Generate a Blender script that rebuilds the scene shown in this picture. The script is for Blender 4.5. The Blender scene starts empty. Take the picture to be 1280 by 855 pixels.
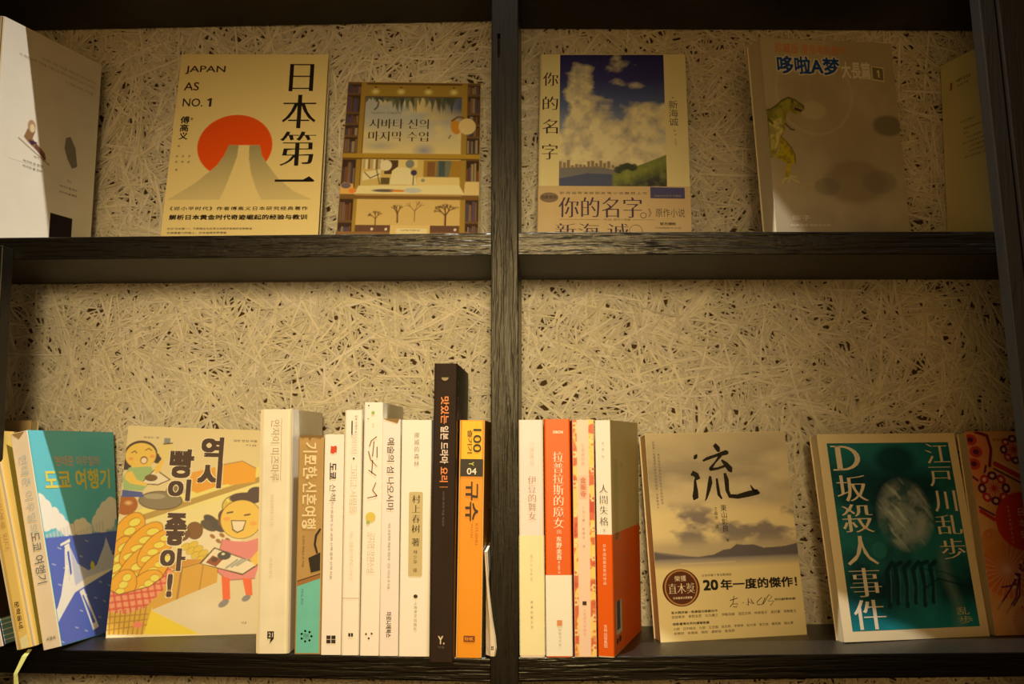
import bpy, math, random
import numpy as np
from mathutils import Matrix, Vector

random.seed(7)
rng = np.random.default_rng(11)
scn = bpy.context.scene
ZC = 1.40                       # eye height; the case is laid out relative to it

# ------------------------------------------------------------------ camera
cam = bpy.data.cameras.new('camera')
cam.lens = 35.0
cam.sensor_width = 36.0
cam.clip_start = 0.01
camo = bpy.data.objects.new('camera', cam)
scn.collection.objects.link(camo)
camo.location = (0, -0.9, ZC)
camo.rotation_euler = (math.radians(90 + 5.7), 0, math.radians(1.7))
scn.camera = camo
cam.dof.use_dof = True
cam.dof.focus_distance = 0.93
cam.dof.aperture_fstop = 11.0

# ------------------------------------------------------------------ world and exposure
w = bpy.data.worlds.new('room')
scn.world = w
w.use_nodes = True
w.node_tree.nodes['Background'].inputs[0].default_value = (1.0, 0.60, 0.24, 1)
w.node_tree.nodes['Background'].inputs[1].default_value = 0.035
scn.view_settings.view_transform = 'Standard'
scn.view_settings.look = 'None'
scn.view_settings.exposure = 0.0
scn.view_settings.gamma = 1.0
scn.view_settings.use_curve_mapping = False


def lamp(name, kind, loc, energy, color, aim=None, **kw):
    l = bpy.data.lights.new(name, kind)
    l.energy = energy
    l.color = color
    for k, v in kw.items():
        setattr(l, k, v)
    o = bpy.data.objects.new(name, l)
    scn.collection.objects.link(o)
    o.location = (loc[0], loc[1], loc[2] + ZC)
    if aim is not None:
        d = Vector((aim[0], aim[1], aim[2] + ZC)) - o.location
        o.rotation_euler = d.to_track_quat('-Z', 'Y').to_euler()
    return o


# display lamp fixed above the case, a little in front of it
lamp('display_lamp', 'SPOT', (-0.05, -0.158, 1.10), 96.0, (1.0, 0.90, 0.72), aim=(-0.03, -0.06, -0.2),
     spot_size=math.radians(84), spot_blend=1.0, shadow_soft_size=0.007)
# added warm fill spot, no lamp known there, brightens the middle of the case
lamp('fill_spot', 'SPOT', (0.02, -1.50, 0.27), 86.0, (1.0, 0.71, 0.31), aim=(-0.17, 0.14, -0.06),
     spot_size=math.radians(37), spot_blend=1.0, shadow_soft_size=0.12)
# warm glow of the room
lamp('room_light', 'AREA', (-0.1, -1.9, 0.0), 7.0, (1.0, 0.52, 0.13), aim=(-0.08, 0.14, 0.0),
     shape='DISK', size=1.5)

# ------------------------------------------------------------------ helpers


def lin(c):
    c = np.asarray(c, float) / 255.0
    return np.where(c <= 0.04045, c / 12.92, ((c + 0.055) / 1.055) ** 2.4)


SHADE = np.array([0.62, 0.40, 0.155])       # warm cast of the room light on white paper


def sh(r, g, b):
    """albedo of a colour seen under the warm room light"""
    return tuple(np.clip(lin((r, g, b)) / SHADE, 0.004, 0.88))


def tr(r, g, b):
    return tuple(np.clip(lin((r, g, b)) * np.array([0.98, 1.07, 1.30]), 0.003, 0.87))


_m = {}


def mat(name, col, rough=0.5, spec=0.35, bump=None, var=0.0, coat=0.0):
    """plain procedural surface: faint mottling of the colour and an optional fine relief"""
    key = (name, tuple(np.round(col, 4)), rough)
    if key in _m:
        return _m[key]
    m = bpy.data.materials.new(name)
    m.use_nodes = True
    nt = m.node_tree
    b = nt.nodes['Principled BSDF']
    b.inputs['Base Color'].default_value = (*col, 1)
    b.inputs['Roughness'].default_value = rough
    b.inputs['Specular IOR Level'].default_value = spec
    if coat:
        b.inputs['Coat Weight'].default_value = coat
        b.inputs['Coat Roughness'].default_value = 0.25
    if var or bump:
        tc = nt.nodes.new('ShaderNodeTexCoord')
    if var:
        n = nt.nodes.new('ShaderNodeTexNoise')
        n.inputs['Scale'].default_value = 45
        n.inputs['Detail'].default_value = 6
        nt.links.new(tc.outputs['Object'], n.inputs['Vector'])
        mr = nt.nodes.new('ShaderNodeMapRange')
        mr.inputs[1].default_value = 0.3
        mr.inputs[2].default_value = 0.7
        mr.inputs[3].default_value = 1 - var
        mr.inputs[4].default_value = 1 + var * 0.4
        nt.links.new(n.outputs['Fac'], mr.inputs[0])
        mx = nt.nodes.new('ShaderNodeVectorMath')
        mx.operation = 'SCALE'
        mx.inputs[0].default_value = col
        nt.links.new(mr.outputs[0], mx.inputs['Scale'])
        nt.links.new(mx.outputs[0], b.inputs['Base Color'])
    if bump:
        n = nt.nodes.new('ShaderNodeTexNoise')
        n.inputs['Scale'].default_value = bump[0]
        n.inputs['Detail'].default_value = 4
        nt.links.new(tc.outputs['Object'], n.inputs['Vector'])
        bp = nt.nodes.new('ShaderNodeBump')
        bp.inputs['Strength'].default_value = bump[1]
        bp.inputs['Distance'].default_value = 0.001
        nt.links.new(n.outputs['Fac'], bp.inputs['Height'])
        nt.links.new(bp.outputs[0], b.inputs['Normal'])
    _m[key] = m
    return m


def wood(name, axis, col=(0.0060, 0.0050, 0.0040), rough=0.30, strength=0.5, dist=0.00012):
    """black-stained wood, glossy, with open grain running along axis"""
    m = bpy.data.materials.new(name)
    m.use_nodes = True
    nt = m.node_tree
    b = nt.nodes['Principled BSDF']
    b.inputs['Roughness'].default_value = rough
    b.inputs['Specular IOR Level'].default_value = 0.4
    tc = nt.nodes.new('ShaderNodeTexCoord')
    mp = nt.nodes.new('ShaderNodeMapping')
    s = [1.0, 1.0, 1.0]
    s[axis] = 0.055
    mp.inputs['Scale'].default_value = s
    nt.links.new(tc.outputs['Object'], mp.inputs['Vector'])
    wn = nt.nodes.new('ShaderNodeTexNoise')        # slow wander of the grain
    wn.inputs['Scale'].default_value = 60
    nt.links.new(mp.outputs[0], wn.inputs['Vector'])
    n1 = nt.nodes.new('ShaderNodeTexNoise')
    n1.inputs['Scale'].default_value = 260
    n1.inputs['Detail'].default_value = 5
    n1.inputs['Roughness'].default_value = 0.6
    n1.inputs['Distortion'].default_value = 0.7
    nt.links.new(mp.outputs[0], n1.inputs['Vector'])
    n2 = nt.nodes.new('ShaderNodeTexNoise')        # short pores, lacquer drips
    n2.inputs['Scale'].default_value = 420
    n2.inputs['Detail'].default_value = 2
    nt.links.new(tc.outputs['Object'], n2.inputs['Vector'])
    cr = nt.nodes.new('ShaderNodeValToRGB')
    cr.color_ramp.elements[0].position = 0.40
    cr.color_ramp.elements[1].position = 0.52
    nt.links.new(n1.outputs['Fac'], cr.inputs[0])
    ad = nt.nodes.new('ShaderNodeMath')
    ad.operation = 'MULTIPLY_ADD'
    ad.inputs[1].default_value = 0.22
    nt.links.new(n2.outputs['Fac'], ad.inputs[0])
    nt.links.new(cr.outputs[0], ad.inputs[2])
    ad2 = nt.nodes.new('ShaderNodeMath')
    ad2.operation = 'MULTIPLY_ADD'
    ad2.inputs[1].default_value = 0.5
    nt.links.new(wn.outputs['Fac'], ad2.inputs[0])
    nt.links.new(ad.outputs[0], ad2.inputs[2])
    bp = nt.nodes.new('ShaderNodeBump')
    bp.inputs['Strength'].default_value = strength
    bp.inputs['Distance'].default_value = dist
    nt.links.new(ad2.outputs[0], bp.inputs['Height'])
    nt.links.new(bp.outputs[0], b.inputs['Normal'])
    mx = nt.nodes.new('ShaderNodeMix')
    mx.data_type = 'RGBA'
    mx.inputs[6].default_value = (*[c * 0.55 for c in col], 1)
    mx.inputs[7].default_value = (*[c * 1.3 for c in col], 1)
    nt.links.new(n1.outputs['Fac'], mx.inputs[0])
    nt.links.new(mx.outputs[2], b.inputs['Base Color'])
    return m


class Geo:
    """collects polygons and links them as one mesh object"""

    def __init__(self):
        self.v, self.f, self.mi, self.mats = [], [], [], []

    def mid(self, m):
        if m not in self.mats:
            self.mats.append(m)
        return self.mats.index(m)

    def add(self, verts, faces, m):
        k = len(self.v)
        self.v.extend([tuple(p) for p in verts])
        i = self.mid(m)
        for f in faces:
            self.f.append([k + j for j in f])
            self.mi.append(i)

    def box(self, a, b, m):
        x0, y0, z0 = a
        x1, y1, z1 = b
        self.add([(x0, y0, z0), (x1, y0, z0), (x1, y1, z0), (x0, y1, z0), (x0, y0, z1), (x1, y0, z1), (x1, y1, z1), (x0, y1, z1)],
                 [(0, 3, 2, 1), (4, 5, 6, 7), (0, 1, 5, 4), (1, 2, 6, 5), (2, 3, 7, 6), (3, 0, 4, 7)], m)

    def link(self, name, parent=None, warp=None, smooth=False, bevel=None):
        me = bpy.data.meshes.new(name)
        vs = self.v
        if warp:
            vs = [warp(*p) for p in vs]
        me.from_pydata(vs, [], self.f)
        for m in self.mats:
            me.materials.append(m)
        me.polygons.foreach_set('material_index', self.mi)
        if smooth:
            me.polygons.foreach_set('use_smooth', [True] * len(me.polygons))
        me.update()
        o = bpy.data.objects.new(name, me)
        scn.collection.objects.link(o)
        if parent:
            o.parent = parent
        if bevel:
            md = o.modifiers.new('bevel', 'BEVEL')
            md.width = bevel
            md.segments = 2
            md.limit_method = 'ANGLE'
        return o


def tag(o, label=None, cat=None, group=None, kind=None):
    for k, v in (('label', label), ('category', cat), ('group', group), ('kind', kind)):
        if v:
            o[k] = v
    return o


# ------------------------------------------------------------------ lettering as flat print
_tc = {}


def glyphs(s, bold=0.0, ax=None, res=3, track=1.0):
    """triangulated outline of a string at size 1 (from the built-in font); bold overprints it with small shifts,
    ax only sideways, so that upright strokes are heavier than level ones as in printed book faces"""
    res = 3 if len(s) < 12 else 2
    key = (s, bold, ax, res, track)
    if key in _tc:
        return _tc[key]
    cu = bpy.data.curves.new('t', 'FONT')
    cu.body = s
    cu.size = 1
    cu.space_character = track
    cu.resolution_u = res
    o = bpy.data.objects.new('t', cu)
    scn.collection.objects.link(o)
    dg = bpy.context.evaluated_depsgraph_get()
    ev = o.evaluated_get(dg)
    me = ev.to_mesh()
    v = np.array([p.co[:2] for p in me.vertices]) if len(me.vertices) else np.zeros((1, 2))
    f = [tuple(p.vertices) for p in me.polygons]
    ev.to_mesh_clear()
    bpy.data.objects.remove(o)
    sh_ = [(0, 0)]
    if ax and len(f):
        # move the outline: outwards sideways, inwards up and down
        ed = {}
        for p in f:
            for i in range(len(p)):
                e = (p[i], p[(i + 1) % len(p)])
                if (e[1], e[0]) in ed:
                    del ed[(e[1], e[0])]
                else:
                    ed[e] = 1
        p0 = f[0]
        sg = 0
        for p in f:
            q = v[list(p)]
            sg += np.sum(q[:, 0] * np.roll(q[:, 1], -1) - np.roll(q[:, 0], -1) * q[:, 1])
        sg = 1 if sg > 0 else -1
        D = np.zeros_like(v)
        for a_, b_ in ed:
            t = v[b_] - v[a_]
            L = np.hypot(*t)
            if L < 1e-7:
                continue
            nrm = np.array([t[1], -t[0]]) / L * sg
            for k in (a_, b_):
                for c in (0, 1):
                    if abs(nrm[c]) > abs(D[k, c]):
                        D[k, c] = nrm[c]
        v = v + D * np.array([ax * 0.22, -0.020])
    elif bold:
        h = bold
        sh_ = [(-h, -h), (h, -h), (-h, h), (h, h)]
        if h > 0.035:
            sh_.append((0, 0))
    n = len(v)
    v = np.concatenate([np.c_[v + np.array(d), np.full(n, k * 6e-6)] for k, d in enumerate(sh_)])
    f = [tuple(i + k * n for i in p) for k in range(len(sh_)) for p in f]
    _tc[key] = (v, f)
    return _tc[key]


# ------------------------------------------------------------------ flat illustrations printed on covers
def fbm(X, Z, scale, seed, octaves=4, ax=1.0):
    r = np.random.default_rng(seed)
    out = np.zeros(X.shape)
    amp, tot = 1.0, 0.0
    for k in range(octaves):
        n = 64
        g = r.random((n, n))
        u = (X / scale / ax) % n
        v = (Z / scale) % n
        i, j = u.astype(int), v.astype(int)
        fu, fv = u - i, v - j
        fu, fv = fu * fu * (3 - 2 * fu), fv * fv * (3 - 2 * fv)
        a = g[i % n, j % n]; b = g[(i + 1) % n, j % n]; c = g[i % n, (j + 1) % n]; d = g[(i + 1) % n, (j + 1) % n]
        out += amp * ((a * (1 - fu) + b * fu) * (1 - fv) + (c * (1 - fu) + d * fu) * fv)
        tot += amp
        amp *= 0.55
        scale /= 2.03
    return out / tot


class Art:
    """a printed picture laid on a cover: a fine grid whose vertices carry the ink colours. Units: millimetres"""

    def __init__(self, x0, z0, x1, z1, base, res=0.75):
        self.b = (x0, z0, x1, z1)
        self.nx = int((x1 - x0) / res) + 2
        self.nz = int((z1 - z0) / res) + 2
        self.X, self.Z = np.meshgrid(np.linspace(x0, x1, self.nx), np.linspace(z0, z1, self.nz), indexing='ij')
        self.res = res
        self.c = np.zeros(self.X.shape + (3,)) + np.asarray(base)

    def mix(self, m, col):
        col = np.asarray(col)
        self.c += (col - self.c) * np.clip(m, 0, 1)[..., None]

    def mask(self, pts):
        m = np.zeros(self.X.shape)
        p = np.asarray(pts, float)
        q = self.res * 0.25
        for dx, dz in ((-q, -q), (q, -q), (-q, q), (q, q)):
            x, z = self.X + dx, self.Z + dz
            ins = np.zeros(x.shape, bool)
            for k in range(len(p)):
                (xa, za), (xb, zb) = p[k - 1], p[k]
                if za == zb:
                    continue
                ins ^= ((za > z) != (zb > z)) & (x < (xb - xa) * (z - za) / (zb - za) + xa)
            m += ins
        return m / 4

    def poly(self, pts, col, a=1.0):
        self.mix(self.mask(pts) * a, col)

    def rect(self, x0, z0, x1, z1, col, a=1.0):
        self.poly([(x0, z0), (x1, z0), (x1, z1), (x0, z1)], col, a)

    def ell(self, cx, cz, rx, rz, col, a=1.0, rot=0.0, soft=None):
        c, s = math.cos(rot), math.sin(rot)
        dx, dz = self.X - cx, self.Z - cz
        d = np.sqrt(((dx * c + dz * s) / rx) ** 2 + ((-dx * s + dz * c) / rz) ** 2)
        e = soft if soft else self.res / max(min(rx, rz), 0.1)
        self.mix((1 - d) / e + 0.5 if not soft else (1 - d) / e, np.asarray(col)) if a == 1.0 else self.mix(np.clip((1 - d) / e, 0, 1) * a, col)

    def line(self, pts, wd, col, a=1.0):
        m = np.zeros(self.X.shape)
        for k in range(len(pts) - 1):
            (xa, za), (xb, zb) = pts[k], pts[k + 1]
            L = (xb - xa) ** 2 + (zb - za) ** 2 + 1e-9
            t = np.clip(((self.X - xa) * (xb - xa) + (self.Z - za) * (zb - za)) / L, 0, 1)
            d = np.hypot(self.X - xa - t * (xb - xa), self.Z - za - t * (zb - za))
            m = np.maximum(m, np.clip((wd / 2 - d) / self.res + 0.5, 0, 1))
        self.mix(m * a, col)


_am = {}


def art_mat(rough=0.45):
    if rough in _am:
        return _am[rough]
    m = bpy.data.materials.new('printed_picture')
    m.use_nodes = True
    nt = m.node_tree
    a = nt.nodes.new('ShaderNodeVertexColor')
    a.layer_name = 'ink'
    b = nt.nodes['Principled BSDF']
    b.inputs['Roughness'].default_value = rough
    b.inputs['Specular IOR Level'].default_value = 0.35
    nt.links.new(a.outputs[0], b.inputs['Base Color'])
    _am[rough] = m
    return m


PAPER = None


def page_mat(axis, col=(0.80, 0.72, 0.52)):
    """page edges: fine leaves stacked along axis"""
    m = bpy.data.materials.new('page_edges')
    m.use_nodes = True
    nt = m.node_tree
    b = nt.nodes['Principled BSDF']
    b.inputs['Roughness'].default_value = 0.8
    b.inputs['Specular IOR Level'].default_value = 0.1
    tc = nt.nodes.new('ShaderNodeTexCoord')
    mp = nt.nodes.new('ShaderNodeMapping')
    s = [6.0, 6.0, 6.0]
    s[axis] = 2600.0
    mp.inputs['Scale'].default_value = s
    nt.links.new(tc.outputs['Object'], mp.inputs['Vector'])
    n = nt.nodes.new('ShaderNodeTexNoise')
    n.inputs['Scale'].default_value = 1.0
    n.inputs['Detail'].default_value = 3
    nt.links.new(mp.outputs[0], n.inputs['Vector'])
    mx = nt.nodes.new('ShaderNodeMix')
    mx.data_type = 'RGBA'
    mx.inputs[6].default_value = (*[c * 0.62 for c in col], 1)
    mx.inputs[7].default_value = (*[min(c * 1.15, 0.92) for c in col], 1)
    nt.links.new(n.outputs['Fac'], mx.inputs[0])
    nt.links.new(mx.outputs[2], b.inputs['Base Color'])
    bp = nt.nodes.new('ShaderNodeBump')
    bp.inputs['Strength'].default_value = 0.4
    bp.inputs['Distance'].default_value = 0.0004
    nt.links.new(n.outputs['Fac'], bp.inputs['Height'])
    nt.links.new(bp.outputs[0], b.inputs['Normal'])
    return m


PG = {'x': page_mat(0), 'y': page_mat(1)}
PGW = {'x': page_mat(0, (0.86, 0.84, 0.76)), 'y': page_mat(1, (0.86, 0.84, 0.76))}
PGB = {'x': page_mat(0, (0.62, 0.47, 0.28)), 'y': page_mat(1, (0.62, 0.47, 0.28))}

E1, E2, E3, E4 = 0.00010, 0.00020, 0.00030, 0.00042


def book_matrix(x, y, z, yaw, lean, roll, order='face'):
    Rz = Matrix.Rotation(yaw, 4, 'Z')
    Rx = Matrix.Rotation(-lean, 4, 'X')
    Ry = Matrix.Rotation(roll, 4, 'Y')
    R = Rz @ Rx @ Ry if order == 'face' else Rz @ Ry @ Rx
    return Matrix.Translation((x, y, z + ZC)) @ R


class Book:
    """local frame: x across, y into the shelf, z up; the face at y=0 looks at the reader.
    spine: 'front' (spine out), 'left' or 'right' (cover out)."""

    def __init__(self, name, label, m, dims, spine, cover, spine_mat=None, back_mat=None, pages=None,
                 r=0.0012, board=0.0005, hard=False, group=None, warp=None, inset=0.0012, sc=(1, 1)):
        self.sc = sc
        X, Y, Z = dims
        self.d, self.warp = dims, warp
        self.root = bpy.data.objects.new(name, None)
        scn.collection.objects.link(self.root)
        self.root.empty_display_size = 0.02
        self.root.matrix_world = m
        tag(self.root, label, 'book', group)
        spine_mat = spine_mat or cover
        back_mat = back_mat or cover
        pages = pages or PG
        self.parts = {}
        # outer path of the U-shaped cover, in the plane (x, y)
        n = 4
        yd = 30 if warp else 6

        def arc(cx, cy, a0, a1):
            return [(cx + r * math.cos(a0 + (a1 - a0) * k / n), cy + r * math.sin(a0 + (a1 - a0) * k / n)) for k in range(n + 1)]
        hp = math.pi / 2
        c = board
        if spine == 'front':
            out = [(0, Y)] + [(0, Y * k / yd) for k in range(yd - 1, 0, -1) if Y * k / yd > r] + arc(r, r, math.pi, 1.5 * math.pi)
            s0 = len(out) - 1
            out += arc(X - r, r, 1.5 * math.pi, 2 * math.pi)
            s1 = len(out) - 1
            out += [(X, Y * k / yd) for k in range(1, yd) if Y * k / yd > r] + [(X, Y)]
            inn = [(min(max(px, c), X - c), max(py, c)) for px, py in out]
            pb = (c, c, 0.0004 if not hard else 0.003), (X - c, Y - (inset if not hard else 0.003), Z - (0.0005 if not hard else 0.003))
            pm = pages['x']
        elif spine == 'left':
            out = [(X, 0)] + [(X * k / 6, 0) for k in range(5, 0, -1)] + arc(r, r, -hp, -math.pi)
            s0 = len(out) - 1
            out += arc(r, Y - r, math.pi, hp)
            s1 = len(out) - 1
            out += [(X * k / 6, Y) for k in range(1, 7)]
            inn = [(max(px, c), min(max(py, c), Y - c)) for px, py in out]
            pb = (c, c, 0.0004), (X - inset, Y - c, Z - 0.0005)
            pm = pages['y']
        else:
            out = [(0, 0)] + [(X * k / 6, 0) for k in range(1, 6)] + arc(X - r, r, -hp, 0)
            s0 = len(out) - 1
            out += arc(X - r, Y - r, 0, hp)
            s1 = len(out) - 1
            out += [(X * k / 6, Y) for k in range(5, -1, -1)]
            inn = [(min(px, X - c), min(max(py, c), Y - c)) for px, py in out]
            pb = (inset, c, 0.0004), (X - c, Y - c, Z - 0.0005)
            pm = pages['y']
        g = Geo()
        nz, no = (36 if warp else 6), len(out)
        vs, fs, fm = [], [], []
        for k in range(nz + 1):
            z = Z * k / nz
            for p in out:
                vs.append((p[0], p[1], z))
            for p in inn:
                vs.append((p[0], p[1], z))
        st = 2 * no
        for k in range(nz):
            for i in range(no - 1):
                a = k * st + i
                if spine == 'front':
                    m_ = back_mat if i < s0 - 2 else (spine_mat if i < s0 + 3 else cover)
                else:
                    m_ = cover if i < s0 - 2 else (spine_mat if i < s1 - 2 else back_mat)
                fs.append((a, a + 1, a + 1 + st, a + st)); fm.append(m_)
                a2 = a + no
                fs.append((a2 + st, a2 + 1 + st, a2 + 1, a2)); fm.append(PAPERM)
            for i in (0, no - 1):
                a = k * st + i
                fs.append((a, a + st, a + st + no, a + no)); fm.append(PAPERM)
        for k in (0, nz):
            for i in range(no - 1):
                a = k * st + i
                fs.append((a, a + 1, a + 1 + no, a + no)); fm.append(PAPERM)
        g.v = vs
        for f, m_ in zip(fs, fm):
            g.f.append(f)
            g.mi.append(g.mid(m_))
        co = g.link('cover', self.root, warp)
        self.cover = co
        g = Geo()
        (x0, y0, z0), (x1, y1, z1) = pb
        ns = 36 if warp else 5
        q = [(x0, y0), (x1, y0), (x1, y1), (x0, y1)]
        if warp:
            q = [(x0, y0)] + [(x1, y0 + (y1 - y0) * i / 30) for i in range(31)] + [(x0, y1 + (y0 - y1) * i / 30) for i in range(30)]
        for k in range(ns):
            za, zb = z0 + (z1 - z0) * k / ns, z0 + (z1 - z0) * (k + 1) / ns
            for i in range(len(q)):
                p, s = q[i], q[(i + 1) % len(q)]
                g.add([(p[0], p[1], za), (s[0], s[1], za), (s[0], s[1], zb), (p[0], p[1], zb)], [(0, 1, 2, 3)], pm)
        for zz in (z0, z1):
            g.add([(x0, y0, zz), (x1, y0, zz), (x1, y1, zz), (x0, y1, zz)], [(0, 1, 2, 3)], pm)
        g.link('page_block', self.root, warp)

    def P(self, face, a, b, e):
        X, Y, Z = self.d
        a, b = a * self.sc[0], b * self.sc[1]
        if face == 'front':
            return (a, -e, b)
        if face == 'right':
            return (X + e, a, b)
        if face == 'left':
            return (-e, Y - a, b)

    def geo(self, part):
        if part == 'small_print':
            return self.parts.setdefault((part, 0), Geo())
        self.uid = getattr(self, 'uid', 0) + 1
        return self.parts.setdefault((part, self.uid), Geo())

    def poly(self, face, pts, m, e=E2, part='printed_shape'):
        """pts in millimetres on a face"""
        self.geo(part).add([self.P(face, p[0] / 1000, p[1] / 1000, e) for p in pts], [tuple(range(len(pts)))], m)

    def ring(self, face, c, ro, ri, m, e=E2, part='printed_shape', n=28):
        vs = []
        for k in range(n):
            a = 2 * math.pi * k / n
            for r in (ro, ri):
                vs.append(self.P(face, (c[0] + r * math.cos(a)) / 1000, (c[1] + r * math.sin(a)) / 1000, e))
        fs = [(2 * k, (2 * k + 2) % (2 * n), (2 * k + 3) % (2 * n), 2 * k + 1) for k in range(n)]
        self.geo(part).add(vs, fs, m)

    def disc(self, face, c, rx, rz, m, e=E2, part='printed_shape', n=28, rot=0):
        pts = []
        for k in range(n):
            a = 2 * math.pi * k / n
            x, z = rx * math.cos(a), rz * math.sin(a)
            pts.append((c[0] + x * math.cos(rot) - z * math.sin(rot), c[1] + x * math.sin(rot) + z * math.cos(rot)))
        self.poly(face, pts, m, e, part)

    def stroke(self, face, pts, w, m, e=E3, part='lettering'):
        """a pen stroke of varying width through pts [(a, b, width factor)]"""
        g = self.geo(part)
        P = [np.array(p[:2], float) for p in pts]
        W = [(p[2] if len(p) > 2 else 1.0) * w / 2 for p in pts]
        L, R = [], []
        for k in range(len(P)):
            t = P[min(k + 1, len(P) - 1)] - P[max(k - 1, 0)]
            t = t / (np.linalg.norm(t) + 1e-9)
            nrm = np.array([-t[1], t[0]])
            L.append(P[k] + nrm * W[k]); R.append(P[k] - nrm * W[k])
        for k in range(len(P) - 1):
            g.add([self.P(face, p[0] / 1000, p[1] / 1000, e) for p in (L[k], L[k + 1], R[k + 1], R[k])], [(0, 1, 2, 3)], m)

    def text(self, face, s, box, m, rot=None, bold=0.0, ax=None, e=E3, part='lettering', res=3, vertical=False, em=None, track=1.0, shear=0.0):
        """box = (a0, b0, a1, b1) in millimetres. Level or turned lines are fitted to the box; columns keep square letters."""
        a0, b0, a1, b1 = box
        g = self.geo(part)
        if vertical:
            n = len(s)
            cell = (b1 - b0) / n
            em = em or min(cell, a1 - a0) * 1.02
            for k, ch in enumerate(s):
                if ch in ' 　':
                    continue
                v, f = glyphs(ch, bold, ax, res)
                half = 0.5 if ord(ch) > 0x2000 else 0.32
                cx = (v[:, 0].min() + v[:, 0].max()) / 2 if ord(ch) < 0x2000 else 0.5
                cz = 0.38
                q = (v[:, :2] - np.array([cx, cz])) * em
                q = q + np.array([(a0 + a1) / 2, b1 - (k + 0.5) * cell])
                g.add([self.P(face, p[0] / 1000, p[1] / 1000, e + h) for p, h in zip(q, v[:, 2])], f, m)
            return
        v, f = glyphs(s, bold, ax, res, track)
        hs = v[:, 2]
        v = v[:, :2]
        lo, hi = v.min(0), v.max(0)
        t = (v - lo) / np.maximum(hi - lo, 1e-6)
        if rot == 'cw':
            q = np.stack([a0 + t[:, 1] * (a1 - a0), b1 - t[:, 0] * (b1 - b0)], 1)
        else:
            q = np.stack([a0 + t[:, 0] * (a1 - a0), b0 + t[:, 1] * (b1 - b0)], 1)
        g.add([self.P(face, p[0] / 1000, p[1] / 1000, e + h) for p, h in zip(q, hs)], f, m)

    def art(self, face, A, e=E1, part='cover_picture', rough=0.45):
        nx, nz = A.nx, A.nz
        a = A.X.ravel() / 1000 * self.sc[0]
        b = A.Z.ravel() / 1000 * self.sc[1]
        X, Y, Z = self.d
        if face == 'front':
            co = np.stack([a, np.full(a.shape, -e), b], 1)
        elif face == 'right':
            co = np.stack([np.full(a.shape, X + e), a, b], 1)
        else:
            co = np.stack([np.full(a.shape, -e), Y - a, b], 1)
        if self.warp:
            co = np.array([self.warp(*p) for p in co])
        me = bpy.data.meshes.new(part)
        nq = (nx - 1) * (nz - 1)
        I, J = np.meshgrid(np.arange(nx - 1), np.arange(nz - 1), indexing='ij')
        k = (I * nz + J).ravel()
        q = np.stack([k, k + nz, k + nz + 1, k + 1], 1).astype(np.int32)
        me.vertices.add(len(co)); me.loops.add(nq * 4); me.polygons.add(nq)
        me.vertices.foreach_set('co', co.astype(np.float32).ravel())
        me.loops.foreach_set('vertex_index', q.ravel())
        me.polygons.foreach_set('loop_start', np.arange(0, nq * 4, 4, dtype=np.int32))
        me.update()
        ca = me.color_attributes.new('ink', 'FLOAT_COLOR', 'POINT')
        c4 = np.concatenate([np.clip(A.c.reshape(-1, 3), 0.003, 0.9), np.ones((len(co), 1))], 1)
        ca.data.foreach_set('color', c4.astype(np.float32).ravel())
        me.materials.append(art_mat(rough))
        o = bpy.data.objects.new(part, me)
        scn.collection.objects.link(o)
        o.parent = self.root
        return o

    def band(self, z0, z1, mfront, mspine=None, mback=None, spine='front', t=0.0002, label=None, e=None):
        """paper band wrapped round the cover between two heights (mm)"""
        X, Y, Z = self.d
        z0, z1 = z0 / 1000, z1 / 1000
        g = Geo()
        o = t
        mspine = mspine or mfront
        mback = mback or mfront
        if spine == 'front':
            path = [(-o, Y * 0.98, mback), (-o, 0.0008, mback), (0.0008 - o, -o, mspine), (X - 0.0008 + o, -o, mspine), (X + o, 0.0008, mfront), (X + o, Y * 0.98, None)]
        elif spine == 'left':
            path = [(X * 1.0, -o, mfront), (0.0008, -o, mfront), (-o, 0.0008, mspine), (-o, Y - 0.0008, mspine), (0.0008, Y + o, mback), (X, Y + o, None)]
        else:
            path = [(0, -o, mfront), (X - 0.0008, -o, mfront), (X + o, 0.0008, mspine), (X + o, Y - 0.0008, mspine), (X - 0.0008, Y + o, mback), (0, Y + o, None)]
        for k in range(len(path) - 1):
            p, s = path[k], path[k + 1]
            g.add([(p[0], p[1], z0), (s[0], s[1], z0), (s[0], s[1], z1), (p[0], p[1], z1)], [(0, 1, 2, 3)], p[2])
        ob = g.link('paper_band', self.root, self.warp)
        if label:
            ob['label'] = label
        return ob

    def done(self):
        for (name, _), g in self.parts.items():
            o = g.link(name, self.root, self.warp)
            if name in ('small_print', 'worn_edge'):
                o['kind'] = 'stuff'
        return self


PAPERM = mat('paper_inside', (0.80, 0.76, 0.66), 0.75, 0.15)

# ------------------------------------------------------------------ wall of pressed wood-wool board
wall = Geo()
backing = mat('gap_shade_backing', (0.085, 0.055, 0.030), 0.95, 0.05)  # dark colour stands in for the shade in gaps between strands
wall.box((-0.72, 0.149, -0.46 + ZC), (0.70, 0.175, 0.62 + ZC), backing)
wo = wall.link('wall_back')
tag(wo, kind='structure')


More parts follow.
